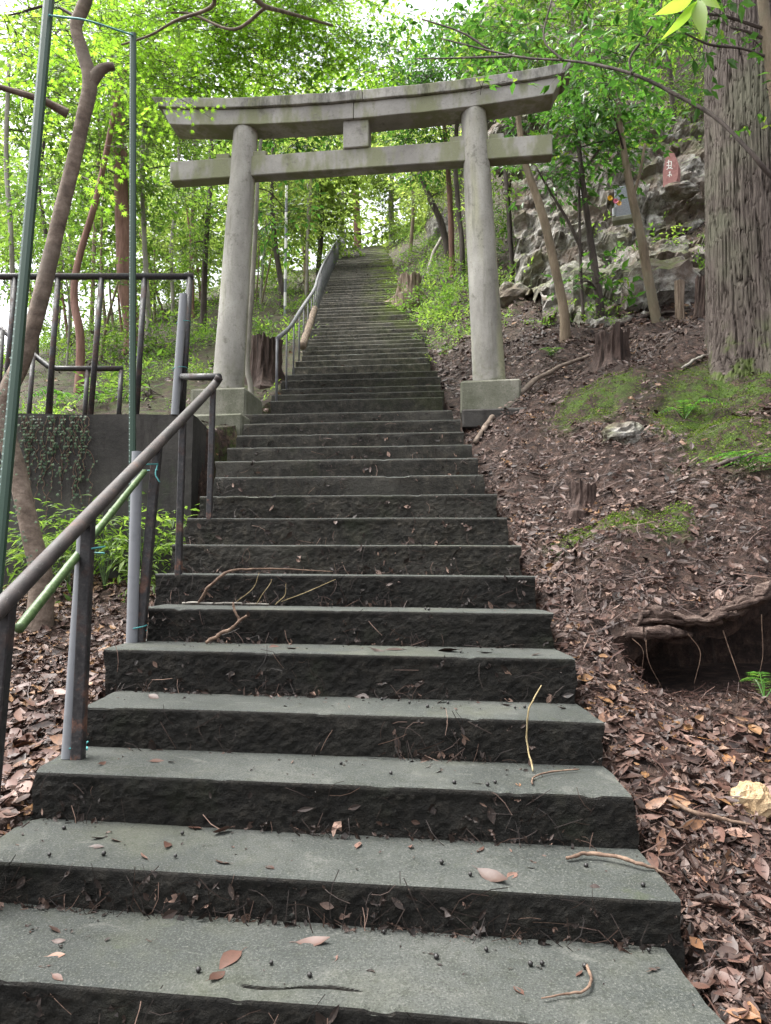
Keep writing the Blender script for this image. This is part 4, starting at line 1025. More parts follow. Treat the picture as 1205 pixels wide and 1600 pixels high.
o = MB(); tube(o, local(ct, cw[:, :3]), cw[:, 3], 340, ridges=cedar_ridges); o.build('trunk', MAT['cedar'], ct)
lb_, tb_ = crown([(np.array([cw[-1][0], cw[-1][1], cw[-1][2] + 1.0]), (3.0, 3.0, 2.2), 500)], 'far', 0.9, np.random.default_rng(5))
for m_ in (lb_,): m_.v = [v - np.array(ct.location) for v in m_.v]; m_.build('crown', MAT['dark'], ct)

# ------------------------------------------------------------------ trees
tree('maple_tree', 'curved smooth-barked maple with a broken stub, rising in front of the retaining wall', 'tree',
     [(64, 905, 35.0), (50, 840, 30.4), (28, 740, 27.4), (10, 680, 28.1), (10, 622, 28.1), (36, 560, 26.6), (60, 480, 25.1), (80, 400, 23.6), (96, 330, 22.8), (113, 260, 22.8), (129, 190, 22.0), (141, 130, 23.6), (129, 80, 20.5), (119, 40, 19.0), (134, 0, 20.5), (150, -80, 19.8), (170, -200, 16.7)],
     4.75, 'bark', [Bp(290, 50, 8.2, 110, 60, 190, 110), Bp(400, 50, 8.6, 110, 60, 200, 110), Bp(190, 90, 7.6, 80, 50, 90, 80), Bp(500, 30, 9.0, 90, 60, 170, 100), Bp(310, 115, 8.6, 80, 26, 80, 60), Bp(440, 110, 9.2, 90, 30, 100, 60), Bp(380, -50, 8.0, 220, 60, 190, 160), Bp(30, 20, 5.0, 70, 40, 22, 70), Bp(272, 140, 6.6, 24, 14, 9, 20), Bp(560, 70, 9.4, 60, 60, 50, 80), Bp(150, 200, 6.0, 60, 40, 14, 60)],
     'maple', 0.5, 'maple', seed=1, bough=0.9, segs=22, rough=0.07, flat=0.25,
     limbs=[[(140, 132, 24), (155, 112, 19), (166, 105, 15), (178, 103, 13)], [(106, 178, 16), (84, 166, 13, 4.7), (60, 155, 11, 4.6), (0, 136, 9, 4.5), (-60, 120, 7, 4.4)],
            [(165, -190, 18), (300, -60, 13, 6.0), (390, -8, 9, 6.8), (415, 10, 8, 7.0), (450, 20, 6, 7.4), (520, 40, 4, 8.2)], [(300, -60, 9, 6.0), (335, 5, 7, 6.6), (275, 32, 5, 6.8), (235, 55, 4, 7.0), (190, 70, 3, 7.2)], [(415, 12, 6, 7.0), (365, 46, 5, 7.2), (300, 22, 4, 7.4), (260, 20, 3, 7.5)]])
tree('pine_tree', 'straight red-barked tree behind the fence among the saplings', 'tree', [(208, 520, 27), (196, 440, 25), (191, 330, 22), (186, 200, 20), (181, 100, 18), (176, 0, 16), (172, -150, 12)], 12.5, 'bark_red',
     [Bp(150, 60, 12, 100, 80, 130), Bp(240, 200, 12.5, 70, 70, 90), Bp(130, 260, 12.5, 70, 60, 70)], 'broad', 0.62, 'dark', seed=2)
tree('leaning_tree', 'thin reddish-brown leaning trunk crossing the red-barked tree', 'tree', [(126, 532, 13), (116, 470, 12), (122, 410, 11), (148, 320, 10), (166, 240, 9), (182, 160, 8), (202, 90, 7), (215, 20, 6)], 9.2, 'bark_red',
     [Bp(210, 40, 9.5, 70, 50, 60), Bp(60, 300, 9.8, 70, 60, 45)], 'broad', 0.5, 'light', seed=3)
tree('sapling', 'pale slender bare-stemmed sapling close behind the gate pillar by the fibrous stump', 'sapling', [(392, 604, 9), (386, 570, 9), (390, 500, 9), (396, 420, 8), (401, 320, 7), (404, 260, 6), (410, 200, 5)], 8.6, 'bark_pale',
     [Bp(450, 190, 9.2, 60, 40, 34), Bp(440, 320, 9.2, 40, 40, 16)], 'broad', 0.55, 'ever', seed=4)
BT = [  # background trees on the slope beyond the fence: path, depth, bark, crown blobs
    ([(232, 500, 9), (226, 380, 8), (222, 260, 7), (230, 150, 6), (236, 60, 5)], 13, 'bark_pale', [Bp(260, 260, 13, 60, 70, 70), Bp(200, 330, 13.5, 60, 50, 50)], 'light', 'slim pale tree behind the fence beside the red-barked tree'),
    ([(318, 480, 10), (322, 380, 9), (330, 260, 8), (325, 120, 7)], 15, 'bark_dark', [Bp(330, 300, 15, 70, 70, 110), Bp(300, 380, 15, 60, 50, 70)], 'dark', 'dark-stemmed tree seen between fence and gate pillar, crown filling the gap'),
    ([(20, 500, 9), (18, 380, 8), (10, 250, 8), (14, 100, 6)], 11, 'bark_pale', [Bp(30, 110, 11, 80, 70, 90), Bp(70, 210, 11.5, 50, 50, 40), Bp(20, 420, 11.5, 70, 50, 60)], 'dark', 'slim tree behind the fence end beside the curved maple'),
    ([(60, 480, 7), (72, 380, 7), (62, 280, 6), (80, 160, 5)], 14, 'bark_dark', [Bp(110, 160, 14, 80, 60, 80), Bp(60, 400, 14, 60, 50, 60)], 'light', 'thin dark tree against the bright sky gap behind the maple'),
    ([(270, 470, 6), (268, 380, 6), (280, 280, 5), (275, 150, 4)], 17, 'bark_pale', [Bp(270, 160, 17, 80, 90, 130), Bp(250, 400, 17, 60, 50, 70)], 'light', 'pale thin tree between the upright green pole and the gate'),
    ([(440, 450, 9), (430, 380, 8), (425, 300, 7), (430, 180, 6)], 18, 'bark_dark', [Bp(440, 330, 18, 55, 60, 120), Bp(470, 250, 18, 60, 40, 90)], 'light', 'tree left of the upper handrail seen through the gate'),
    ([(498, 420, 8), (502, 360, 8), (500, 290, 7), (496, 180, 6)], 24, 'bark_dark', [Bp(490, 330, 24, 50, 60, 130), Bp(520, 260, 24, 50, 40, 100)], 'light', 'slim tree beside the top of the upper handrail'),
    ([(535, 372, 10), (533, 320, 9), (535, 260, 8), (530, 180, 7)], 34, 'bark_pale', [Bp(545, 230, 34, 45, 40, 110), Bp(520, 310, 34, 40, 35, 60)], 'light', 'pale trunk at the head of the stairs'),
    ([(559, 372, 12), (557, 320, 11), (555, 250, 9)], 36, 'bark_red', [Bp(575, 240, 36, 50, 40, 110), Bp(590, 310, 38, 30, 25, 40)], 'light', 'reddish trunk behind the head of the stairs'),
    ([(612, 352, 9), (611, 320, 9), (613, 240, 8)], 37, 'bark_pale', [Bp(625, 270, 36, 45, 50, 130), Bp(640, 330, 34, 40, 30, 60)], 'light', 'pale bare trunk past the bend at the head of the stairs'),
    ([(700, 400, 12), (690, 350, 11), (672, 310, 9), (655, 270, 7)], 17, 'bark_dark', [Bp(660, 240, 17, 60, 40, 90), Bp(690, 300, 17, 45, 35, 40)], 'ever', 'dark leaning tree above the stairs on the bank side'),
    ([(706, 395, 9), (704, 330, 9), (700, 260, 8), (690, 150, 6)], 15.5, 'bark_red', [Bp(690, 215, 15, 60, 45, 80), Bp(650, 130, 15, 80, 60, 130)], 'ever', 'brown upright tree just inside the gate pillar on the bank side'),
    ([(722, 380, 8), (716, 320, 8), (712, 240, 7), (720, 100, 6)], 14.5, 'bark_dark', [Bp(700, 100, 14, 90, 70, 160), Bp(600, 120, 14, 70, 50, 90)], 'ever', 'dark tree whose crown hangs over the middle of the gate'),
    ([(905, 350, 13), (930, 200, 12), (905, 90, 11), (890, 20, 10), (880, -80, 9)], 12.5, 'bark_pale', [Bp(850, 30, 12.5, 90, 60, 130), Bp(960, 40, 12.5, 90, 50, 90)], 'light', 'pale crooked trunk on the cliff behind the gate beam end'),
    ([(800, 420, 8), (795, 330, 8), (790, 240, 7), (800, 120, 6)], 13, 'bark_dark', [Bp(800, 60, 13, 90, 60, 140), Bp(790, 290, 13, 35, 40, 30)], 'light', 'thin dark tree just outside the gate pillar on the bank side'),
    ([(1060, 260, 10), (1050, 150, 9), (1040, 40, 8)], 13.5, 'bark_dark', [Bp(1040, 40, 13.5, 80, 60, 110), Bp(1060, 140, 13.5, 40, 40, 25)], 'light', 'slim tree on the cliff behind the cedar'),
]
for i, (pth, Y_, mt, bl, lm, lab) in enumerate(BT):
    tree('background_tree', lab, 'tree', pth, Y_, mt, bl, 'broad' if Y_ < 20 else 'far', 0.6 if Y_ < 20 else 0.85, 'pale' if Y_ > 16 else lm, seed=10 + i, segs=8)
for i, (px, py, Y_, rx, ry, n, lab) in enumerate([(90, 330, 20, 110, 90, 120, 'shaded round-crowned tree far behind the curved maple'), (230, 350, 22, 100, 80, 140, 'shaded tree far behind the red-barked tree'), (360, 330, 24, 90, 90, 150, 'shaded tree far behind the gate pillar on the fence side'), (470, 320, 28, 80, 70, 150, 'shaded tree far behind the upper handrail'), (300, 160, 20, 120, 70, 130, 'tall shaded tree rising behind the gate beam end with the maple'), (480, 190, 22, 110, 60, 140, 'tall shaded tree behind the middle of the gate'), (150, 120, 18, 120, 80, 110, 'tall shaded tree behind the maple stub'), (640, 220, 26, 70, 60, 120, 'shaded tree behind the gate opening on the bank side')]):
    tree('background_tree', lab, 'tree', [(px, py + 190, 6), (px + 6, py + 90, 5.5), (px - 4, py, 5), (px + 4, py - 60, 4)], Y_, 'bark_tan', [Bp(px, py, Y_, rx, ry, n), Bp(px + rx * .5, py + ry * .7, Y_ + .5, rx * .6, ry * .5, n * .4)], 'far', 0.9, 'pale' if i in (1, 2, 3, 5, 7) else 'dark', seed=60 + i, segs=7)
rs_ = np.random.default_rng(404)
for i in range(26):
    px = rs_.choice([rs_.uniform(0, 330), rs_.uniform(300, 520)]); py = np.interp(px, [0, 300, 520], [560, 500, 420]) + rs_.uniform(-30, 40); g_ = G(px, py); h_ = rs_.uniform(90, 230); ln = rs_.normal(0, 18)
    if g_[1] > 26 or g_[1] < 7: continue
    w_ = rs_.uniform(3, 6)
    tree('sapling', 'thin bare-stemmed sapling in the thicket beyond the fence', 'sapling', [(px, py, w_), (px + ln * .5 + rs_.normal(0, 4), py - h_ * .5, w_ * .8), (px + ln, py - h_, w_ * .5)], g_[1], ['bark_tan', 'bark_pale', 'bark_red'][i % 3], [Bp(px + ln, py - h_, g_[1], 34, 26, 9), Bp(px + ln * .5 + 14, py - h_ * .6, g_[1], 30, 22, 6)], 'broad', 0.5, ['light', 'dark'][i % 2], seed=80 + i, segs=6, group='saplings in the thicket')
# saplings on the rocky bank
g_ = G(881, 492); tree('sapling', 'tan crooked sapling leaning from the bank toward the gate beam', 'sapling', [(882, 494, 16), (872, 440, 14), (852, 350, 13), (836, 300, 12), (822, 258, 11), (812, 200, 9), (806, 130, 7)], min(g_[1], 8.8), 'bark_tan',
     [Bp(810, 100, 9, 80, 40, 50)], 'broad', 0.5, 'ever', seed=40)
g_ = G(1026, 502); tree('sapling', 'straight tan sapling standing in front of the grey tablet', 'sapling', [(1026, 503, 17), (1014, 440, 15), (1002, 370, 14), (988, 310, 13), (978, 255, 11), (970, 200, 8), (960, 120, 6)], g_[1], 'bark_tan',
     [Bp(940, 110, 7.6, 70, 40, 40)], 'broad', 0.5, 'ever', limbs=[[(987, 315, 6), (1000, 270, 5), (1008, 225, 4)]], seed=41)
gS = G(938, 512); YS = gS[1] + 0.25
tree('evergreen_shrub', 'glossy evergreen shrub with a forked stem beside the mossy stump', 'shrub', [(941, 515, 15), (934, 450, 13), (925, 390, 11), (915, 320, 9), (908, 260, 8), (900, 190, 6), (895, 140, 4)], YS, 'bark_dark',
     [Bp(860, 200, YS, 45, 45, 28), Bp(900, 170, YS, 60, 50, 50), Bp(950, 190, YS + .2, 60, 45, 50), Bp(985, 230, YS + .2, 40, 30, 22), Bp(860, 250, YS, 40, 30, 22), Bp(915, 240, YS - .1, 50, 40, 30), Bp(900, 295, YS, 30, 20, 8), Bp(910, 440, YS - .2, 45, 25, 14), Bp(960, 150, YS + .3, 50, 40, 30)],
     'ever', 0.46, 'ever', limbs=[[(912, 500, 6), (908, 430, 5), (906, 360, 5), (905, 280, 4)], [(912, 400, 6), (890, 350, 5), (860, 300, 4), (838, 262, 3)], [(905, 280, 5), (950, 215, 4), (985, 190, 3)]], seed=42)
YR = 4.6
rsp = tree('evergreen_sapling', 'slim tan evergreen sapling in front of the cedar with one long arching branch', 'sapling', [(1330, 700, 20), (1290, 420, 19), (1235, 270, 19), (1214, 170, 19), (1203, 90, 18), (1192, 0, 17), (1185, -80, 15), (1175, -250, 10)], YR, 'bark_tan',
     [Bp(1195, 150, YR, 18, 45, 6), Bp(1060, 20, YR, 70, 30, 12), Bp(1150, 45, YR, 50, 30, 10), Bp(1090, -140, YR, 160, 80, 60), Bp(690, 40, 7.4, 70, 36, 24), Bp(820, 30, 6.8, 70, 34, 26), Bp(900, 40, 5.8, 60, 36, 14), Bp(745, 148, 6.1, 12, 10, 2), Bp(1000, 90, 5.0, 50, 40, 8), Bp(930, 105, 5.3, 40, 24, 5), Bp(640, 50, 7.8, 70, 50, 24)],
     'ever', 0.36, 'ever', limbs=[[(1236, 290, 10), (1205, 275, 8), (1170, 235, 7), (1120, 185, 6.5, 4.8), (1060, 150, 6, 5.0), (1000, 120, 5.5, 5.2), (940, 103, 5, 5.4), (890, 95, 4, 5.6), (820, 90, 3.5, 5.9), (760, 78, 3, 6.2), (690, 60, 2, 6.5)],
        [(988, 116, 5, 5.2), (985, 90, 4, 5.2), (1010, 55, 4, 5.2), (1032, 15, 3, 5.2), (1035, -30, 2, 5.2)], [(1205, 92, 5), (1160, 76, 4), (1110, 70, 4), (1070, 52, 3)], [(880, 95, 4, 5.6), (850, 60, 3, 5.7), (862, 0, 3, 5.7)], [(765, 78, 4, 6.2), (720, 50, 3, 6.3), (660, 30, 3, 6.5)], [(800, 88, 4, 6.0), (740, 90, 3, 6.2), (650, 92, 2, 6.5)]], seed=43, bough=0.8, limbmat='bark_dark')
# large backlit leaves hanging into the top of the view
tw_ = thing('overhanging_twig', 'backlit twig of large pale green leaves hanging in front of the cedar top', 'twig', loc=P(1085, -30, 2.3))
o = MB(); tube(o, local(tw_, spline([P(1085, -6, 2.3), P(1110, -60, 2.4), P(1180, -160, 2.9), P(1190, -190, 4.4)], 14)), np.linspace(0.003, 0.008, 14), 6); o.build('stem', MAT['twig'], tw_, smooth_=True)
def big_leaf(parent, a, b, wid, roll, mat):
    a, b = np.asarray(a), np.asarray(b); d_ = b - a; L_ = np.linalg.norm(d_); d_ /= L_; s_ = np.cross(d_, [math.sin(roll), -math.cos(roll), 0.0]); s_ /= np.linalg.norm(s_); nn = np.cross(s_, d_)
    o = MB(); n = 9; tt = np.linspace(0, 1, n); wv = wid * np.sin(np.pi * tt ** 0.85) * (1 - 0.25 * tt) + 0.0006
    mid = a + d_ * L_ * tt[:, None] + nn * (-0.12 * L_ * tt ** 2)[:, None]
    V = np.stack([mid + s_ * wv[:, None] + nn * (0.25 * wv)[:, None], mid, mid - s_ * wv[:, None] + nn * (0.25 * wv)[:, None]], 1).reshape(-1, 3)
    f = []
    for i in range(n - 1):
        for j in range(2): f.append([i * 3 + j, i * 3 + j + 1, i * 3 + 3 + j + 1, i * 3 + 3 + j])
    o.add(local(parent, V), np.array(f), 0.95); return o.build('leaf', MAT[mat], parent, smooth_=True)
for (x0, y0, x1, y1, wpx, ro) in ((1090, 2, 1045, 58, 9, 0.9), (1089, 0, 1099, 52, 13, -0.5), (1084, -6, 1032, 22, 12, 1.2), (1095, -10, 1122, 10, 9, -1.0), (1080, -16, 1034, -8, 9, 0.3)):
    big_leaf(tw_, P(x0, y0, 2.3), P(x1, y1, 2.24), pxm(wpx, 2.3), ro, 'maple')

# bushes on the slopes
def bush(px, py, rx, ry, n, label, key='broad', size=0.45, mat='light', seed=0, name='bush', flat=0.6, lift=0.6):
    p = G(px, py); Y_ = p[1]; t_ = thing(name, label, 'bush' if name == 'bush' else 'plant', loc=p)
    c = p + np.array([0, 0, pxm(ry, Y_) * lift]); r = np.random.default_rng(500 + seed)
    lb_, tb_ = crown([(c, (pxm(rx, Y_), pxm(rx, Y_) * 0.8, pxm(ry, Y_)), n)], key, size, r, flat=flat)
    for k_ in range(5): tube(tb_, spline([p - np.array([0, 0, 0.05]), p + (c - p) * 0.5 + r.normal(0, 0.04, 3), c + r.normal(0, 0.5, 3) * np.array([pxm(rx, Y_), pxm(rx, Y_), pxm(ry, Y_) * .6])], 7), np.linspace(0.012, 0.004, 7), 4, cap=False)
    for m_ in (lb_, tb_): m_.v = [v - p for v in m_.v]
    lb_.build('foliage', MAT[mat], t_); tb_.build('stems', MAT['bark_dark'], t_, kind='stuff'); return t_
BU = [(640, 375, 30, 30, 60, 'light'), (600, 372, 14, 14, 26, 'light'), (665, 405, 34, 26, 50, 'light'), (690, 500, 34, 20, 26, 'light'), (800, 400, 34, 40, 34, 'ever'), (660, 345, 40, 30, 70, 'light'), (840, 330, 40, 50, 50, 'light'),
      (1080, 345, 20, 16, 12, 'light'), (900, 420, 40, 30, 22, 'ever'), (940, 420, 20, 40, 12, 'light'), (1010, 90, 60, 50, 50, 'light'), (900, 130, 60, 50, 60, 'light'), (1080, 200, 26, 40, 16, 'light'), (1060, 60, 40, 60, 30, 'light')]
BL = ['bright bush beside the upper mossy steps near their head', 'small bright bush at the last step of the upper stairs', 'bright green bush above the pale stump', 'low leafy plant on the bank between stairs and gate pillar', 'evergreen bush behind the gate pillar on the bank', 'wide pale bush on the bank above the upper steps',
      'pale bush below the gate beam end in front of the cliff', 'bright small bush on the rock ledge beside the cedar', 'evergreen bush at the foot of the cliff', 'slender bush at the cliff beside the grey tablet', 'pale bush high on the cliff slope', 'airy bush on the slope behind the gate beam end', 'thin bush growing above the red stone slab', 'straggly bush high beside the cedar trunk']
BU += [(930, 335, 34, 34, 26, 'light'), (1010, 275, 34, 26, 20, 'light'), (1070, 395, 30, 20, 16, 'light'), (885, 300, 34, 40, 26, 'light'), (1085, 250, 24, 30, 14, 'light'), (1000, 420, 26, 18, 10, 'ever')]
BL += ['pale bush growing from the cliff behind the flowers', 'pale tuft of leaves above the grey tablet', 'low pale bush on the ledge beside the charred snag', 'pale bush veiling the cliff end near the gate', 'thin pale tuft beside the red stone slab', 'small evergreen tuft at the foot of the pale ledge']
for i, ((px, py, rx, ry, n, mt), lab) in enumerate(zip(BU, BL)): bush(px, py, rx, ry, n, lab, 'broad', 0.42 if py > 300 else 0.55, mt, i)
for i, (px, py, rx, ry, n, mt, lab) in enumerate([(215, 560, 50, 30, 60, 'light', 'bright leafy bush on the bank behind the upright green pole'), (235, 620, 40, 18, 30, 'light', 'low light green plants just behind the fence corner'),
        (300, 480, 50, 40, 70, 'light', 'loose bush on the bank between the fence and the gate'), (60, 520, 60, 40, 50, 'dark', 'dark bush behind the fence at the curved maple'), (160, 480, 50, 34, 50, 'light', 'bush behind the fence below the red-barked tree'),
        (430, 440, 40, 50, 80, 'light', 'bush beside the upper handrail left of its middle posts'), (455, 400, 34, 40, 60, 'light', 'taller bush behind the upper handrail'), (410, 530, 30, 30, 26, 'light', 'small bush above the fibrous stump'), (500, 375, 24, 26, 50, 'light', 'bright bush beside the top of the upper handrail'), (360, 480, 40, 60, 60, 'dark', 'thin-leaved bush behind the gate pillar on the fence side'), (470, 455, 40, 40, 70, 'light', 'dense pale bush close behind the lower half of the upper handrail'), (330, 440, 50, 50, 90, 'light', 'tall pale bush on the crest between fence and gate'), (260, 500, 50, 44, 80, 'dark', 'dark green bush behind the fence corner'), (110, 540, 50, 40, 50, 'light', 'pale bush behind the low railing'), (480, 400, 40, 40, 90, 'light', 'pale bush crowding the bend of the upper handrail'), (400, 470, 40, 50, 60, 'light', 'bush on the slope beyond the pale sapling')]):
    bush(px, py, rx, ry, n, lab, 'lance' if i % 3 == 1 else 'broad', 0.5, mt, 40 + i)
# nandina-like plants at the foot of the wall
def leafy_plant(base, stems, label, leaf, mat, seed, key='lance'):
    t_ = thing('leafy_plant', label, 'plant', loc=base); r = np.random.default_rng(seed); o = MB(); L_ = MB()
    for tip in stems:
        q = spline([base, (base + tip) / 2 + np.array([0, 0, 0.1 * np.linalg.norm(tip - base)]), tip], 8); tube(o, q, np.linspace(0.006, 0.002, 8), 5, cap=False)
        for s in range(7):
            LV, LF, LR, sg = SPR[key][r.integers(0, 5)]; i = min(7, 2 + s); dv = q[7] - q[3]; a = math.atan2(dv[1], dv[0]) + r.normal(0, 1.0)
            R = rotm(a, r.normal(0.0, 0.3), r.normal(0, 0.3)); L_.add((LV * leaf * r.uniform(.7, 1.2)) @ R.T + q[i], LF, np.clip(LR * .7 + r.uniform(0, .3), 0, 1))
    for m_ in (L_, o): m_.v = [v - base for v in m_.v]
    L_.build('leaves', MAT[mat], t_); o.build('stems', MAT['bamboo'], t_)
Yp = WALL_Y - 0.45
for i, (px, py, tips, lab) in enumerate([(225, 880, [(190, 810), (215, 790), (240, 800), (262, 815), (225, 830), (250, 840)], 'bright green plant at the foot of the retaining wall behind the handrail'),
        (165, 890, [(130, 810), (160, 800), (180, 815), (150, 835), (185, 850)], 'leafy plant at the wall foot between the two grey pipes'),
        (110, 885, [(40, 868), (60, 820), (90, 805), (110, 800), (75, 845)], 'arching plant beside the maple trunk at the wall foot')]):
    b_ = G(px, py); b_ = b_ if b_[1] < Yp else np.array([P(px, py, Yp)[0], Yp, float(H(P(px, py, Yp)[0], Yp))])
    leafy_plant(b_, [P(x_, y_, b_[1] + RNG.normal(0, .1)) for x_, y_ in tips], lab, 0.42, 'dark', 70 + i)
# ivy on the wall
iv = thing('ivy', 'dark ivy trailing down the face of the retaining wall', 'ivy', loc=(P(100, 650, WALL_Y)[0], WALL_Y, WALL_Z)); o = MB(); sm_ = MB(); r = np.random.default_rng(8)
bv, bf = leaf_shape('maple'); bv = bv * [1, 0.8, 1]
for s in range(26):
    x = P(r.choice([40, 50, 75, 78, 82, 100, 115, 122, 126, 132, 150]) + r.normal(0, 8), 650, WALL_Y)[0]; z = WALL_Z + 0.01; pts = []
    for k in range(int(r.uniform(8, 46))):
        z -= 0.025; x += r.normal(0, 0.012); pts.append((x, WALL_Y - 0.012, z))
        if r.uniform() < 0.62:
            R = rotm(-math.pi / 2 + r.normal(0, 0.6), 0, 0); R = rotm(0, 0, math.pi / 2 - 0.45 + r.normal(0, .25)) @ R
            o.add((bv * r.uniform(0.022, 0.042)) @ R.T + np.array([x + r.normal(0, 0.02), WALL_Y - 0.03, z]), bf, r.uniform())
    tube(sm_, pts, 0.003, 3, cap=False)
for m_ in (o, sm_): m_.v = [v - np.array(iv.location) for v in m_.v]
o.build('leaves', MAT['ivy'], iv); sm_.build('vines', MAT['twig'], iv)
# ivy leaves on the maple trunk foot
o = MB()
for s in range(70):
    t = r.uniform(0, 1); px = np.interp(t, [0, .3, .5, .7, 1], [60, 36, 14, 18, 48]); py = np.interp(t, [0, .3, .5, .7, 1], [880, 780, 690, 620, 530])
    R = rotm(0, 0, math.pi / 2 - 0.5) @ rotm(-math.pi / 2 + r.normal(0, .6), 0, 0); p = P(px + r.normal(0, 9), py, 4.75) + np.array([0, -0.11, 0])
    o.add((bv * r.uniform(0.02, 0.038)) @ R.T + p, bf, r.uniform())
o.build('ivy_leaves', MAT['ivy'], label='small ivy leaves climbing the foot of the curved maple trunk', cat='ivy')

# ------------------------------------------------------------------ far woodland that closes the view
r = np.random.default_rng(77); lbf = MB(); bl = []
for k in range(90):
    Y_ = r.uniform(38, 60); px = r.uniform(-150, 1350); py = r.uniform(120, 420); bl.append(Bp(px, py, Y_, r.uniform(40, 90), r.uniform(30, 60), 48))
lbf, _ = crown(bl, 'far', 1.7, r, twig=False)
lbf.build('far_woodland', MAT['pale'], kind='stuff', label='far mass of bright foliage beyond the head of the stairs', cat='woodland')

# ------------------------------------------------------------------ stumps, logs and branches
def stump(px, py, wpx, hpx, label, mat, seed, lean=0.0, jag=0.25, Y=None, flare=0.35):
    p = G(px, py) if Y is None else P(px, py, Y); rad = pxm(wpx, p[1]) / 2; h = pxm(hpx, p[1])
    t_ = thing('tree_stump', label, 'stump', loc=p); o = MB(); n, sg = 28, 40; th = np.linspace(0, 2 * math.pi, sg, endpoint=False)[None]; s = np.linspace(-0.9, 1, n)[:, None]
    fib = 0.13 * noise(np.cos(th) * 6 + seed, np.sin(th) * 6, s * 1.2) + 0.10 * noise(np.cos(th) * 14 + seed, np.sin(th) * 14, s * 2.0) + 0.06 * noise(np.cos(th) * 30, np.sin(th) * 30 + seed, s * 4)
    R = rad * (1 + flare * np.exp(-np.clip(s, -.2, 1) * 5) * (1 + 0.5 * np.sin(4 * th + seed)) + fib * 1.4)
    top = h * (1 - jag * (0.5 + 0.5 * noise(np.cos(th) * 2.5 + seed, np.sin(th) * 2.5, 1.0) + 0.35 * noise(np.cos(th) * 9, np.sin(th) * 9 + seed, 2.0)))
    Z = np.where(s > 0, s * top, s * h); X = R * np.cos(th) + lean * Z; Y_ = R * np.sin(th) * 0.9
    V = np.stack([X, Y_, Z + 0 * th], -1); i = np.arange(n - 1)[:, None] * sg; j = np.arange(sg)[None]; k = (j + 1) % sg
    o.add(V.reshape(-1, 3), np.stack([i + j, i + k, i + sg + k, i + sg + j], -1).reshape(-1, 4)); o.build('trunk_wall', MAT[mat], t_)
    o = MB(); rim = V[-1]; c = rim.mean(0); rows = [rim]
    for f_ in (0.75, 0.5, 0.25, 0.02):
        q = c + (rim - c) * f_; q[:, 2] = rim[:, 2] * f_ + (c[2] - 0.06 * h) * (1 - f_) + 0.05 * h * noise(q[:, 0] * 30, q[:, 1] * 30, seed); rows.append(q)
    W = np.vstack(rows); i = np.arange(4)[:, None] * sg; o.add(W, np.stack([i + j, i + k, i + sg + k, i + sg + j], -1).reshape(-1, 4)); o.build('broken_top', MAT[mat], t_); return t_
stump(415, 600, 46, 78, 'fibrous dark rotten stump behind the gate pillar on the fence side', 'stump', 1, jag=0.12)
stump(640, 472, 36, 46, 'pale weathered stump with a spreading root at the edge of the upper steps', 'stump_pale', 2, jag=0.2, flare=0.8)
stump(958, 572, 46, 66, 'hollow dark stump with moss at its foot below the evergreen shrub', 'stump', 3, jag=0.35)
stump(912, 792, 38, 44, 'small rotten grey stump standing in the leaf litter of the bank', 'stump', 4, jag=0.3)
stump(1096, 498, 22, 84, 'charred black snag leaning against the cedar', 'stump', 5, lean=0.1, jag=0.3, flare=0.1)
stump(1063, 497, 14, 62, 'short sawn tan post stub beside the charred snag', 'stump_pale', 6, jag=0.04, flare=0.05)
stump(985, 900, 34, 26, 'broken root end sticking out of the bank above the hollow', 'stump_pale', 7, lean=0.6, jag=0.4, flare=0.2)
def branch(name, label, cat, pts, radii, mat='twig', n=40, segs=8, rough=0.16, parent=None, rf=14, kink=0.9):
    q = spline(pts, n); rr = np.interp(np.linspace(0, 1, n), np.linspace(0, 1, len(radii)), radii)
    tq = np.linspace(0, 1, n) * n / 4.0; sd_ = len(label) * 1.37; env = np.minimum(1, 6 * np.minimum(np.linspace(0, 1, n), np.linspace(1, 0, n)))
    q = q + (env * rr * kink)[:, None] * np.stack([noise(tq + sd_, 0 * tq + 1, 0.0), noise(tq, 0 * tq + sd_, 3.0), np.abs(noise(tq + 5, 0 * tq + sd_, 6.0))], 1)
    for kn in (np.arange(0.15, 0.95, 0.19) if kink > 0.3 else []): rr = rr * (1 + 0.22 * np.exp(-((np.linspace(0, 1, n) - kn - 0.05 * math.sin(kn * 40)) / 0.02) ** 2))
    o = MB(); tube(o, q, rr, segs, rough=rough, rf=rf, seed=len(label) * .3); return o.build(name, MAT[mat], label=label, cat=cat, smooth_=True)
def GL(px, py, lift=0.02): return G(px, py) + np.array([0, 0, lift])
_f0, _f1 = G(742, 697), G(920, 556); fb_pts = []
for t_ in np.linspace(0, 1, 9):
    p_ = P(np.interp(t_, [0, .2, .4, .6, .8, 1], [742, 766, 800, 840, 880, 920]), np.interp(t_, [0, .2, .4, .6, .8, 1], [697, 668, 628, 592, 572, 556]), _f0[1] + (min(_f1[1], _f0[1] + 1.9) - _f0[1]) * t_)
    p_[2] = max(p_[2], float(H(p_[0], p_[1])) + 0.03); fb_pts.append(p_)
print('BRANCH', _f0, _f1, [(round(float(p[2] - H(p[0], p[1])), 2)) for p in fb_pts])
branch('fallen_branch', 'long fallen branch sloping down the bank to the steps beside the gate slab', 'branch', fb_pts, [0.020, 0.026, 0.028, 0.025, 0.022, 0.016], 'bark')
branch('fallen_branch', 'fallen branch lying behind the hollow stump toward the cedar', 'branch', [GL(970, 512, .04), GL(1010, 500, .04), GL(1040, 494, .03), GL(1085, 486, .02)], [0.03, 0.028, 0.022, 0.015], 'bark_dark')
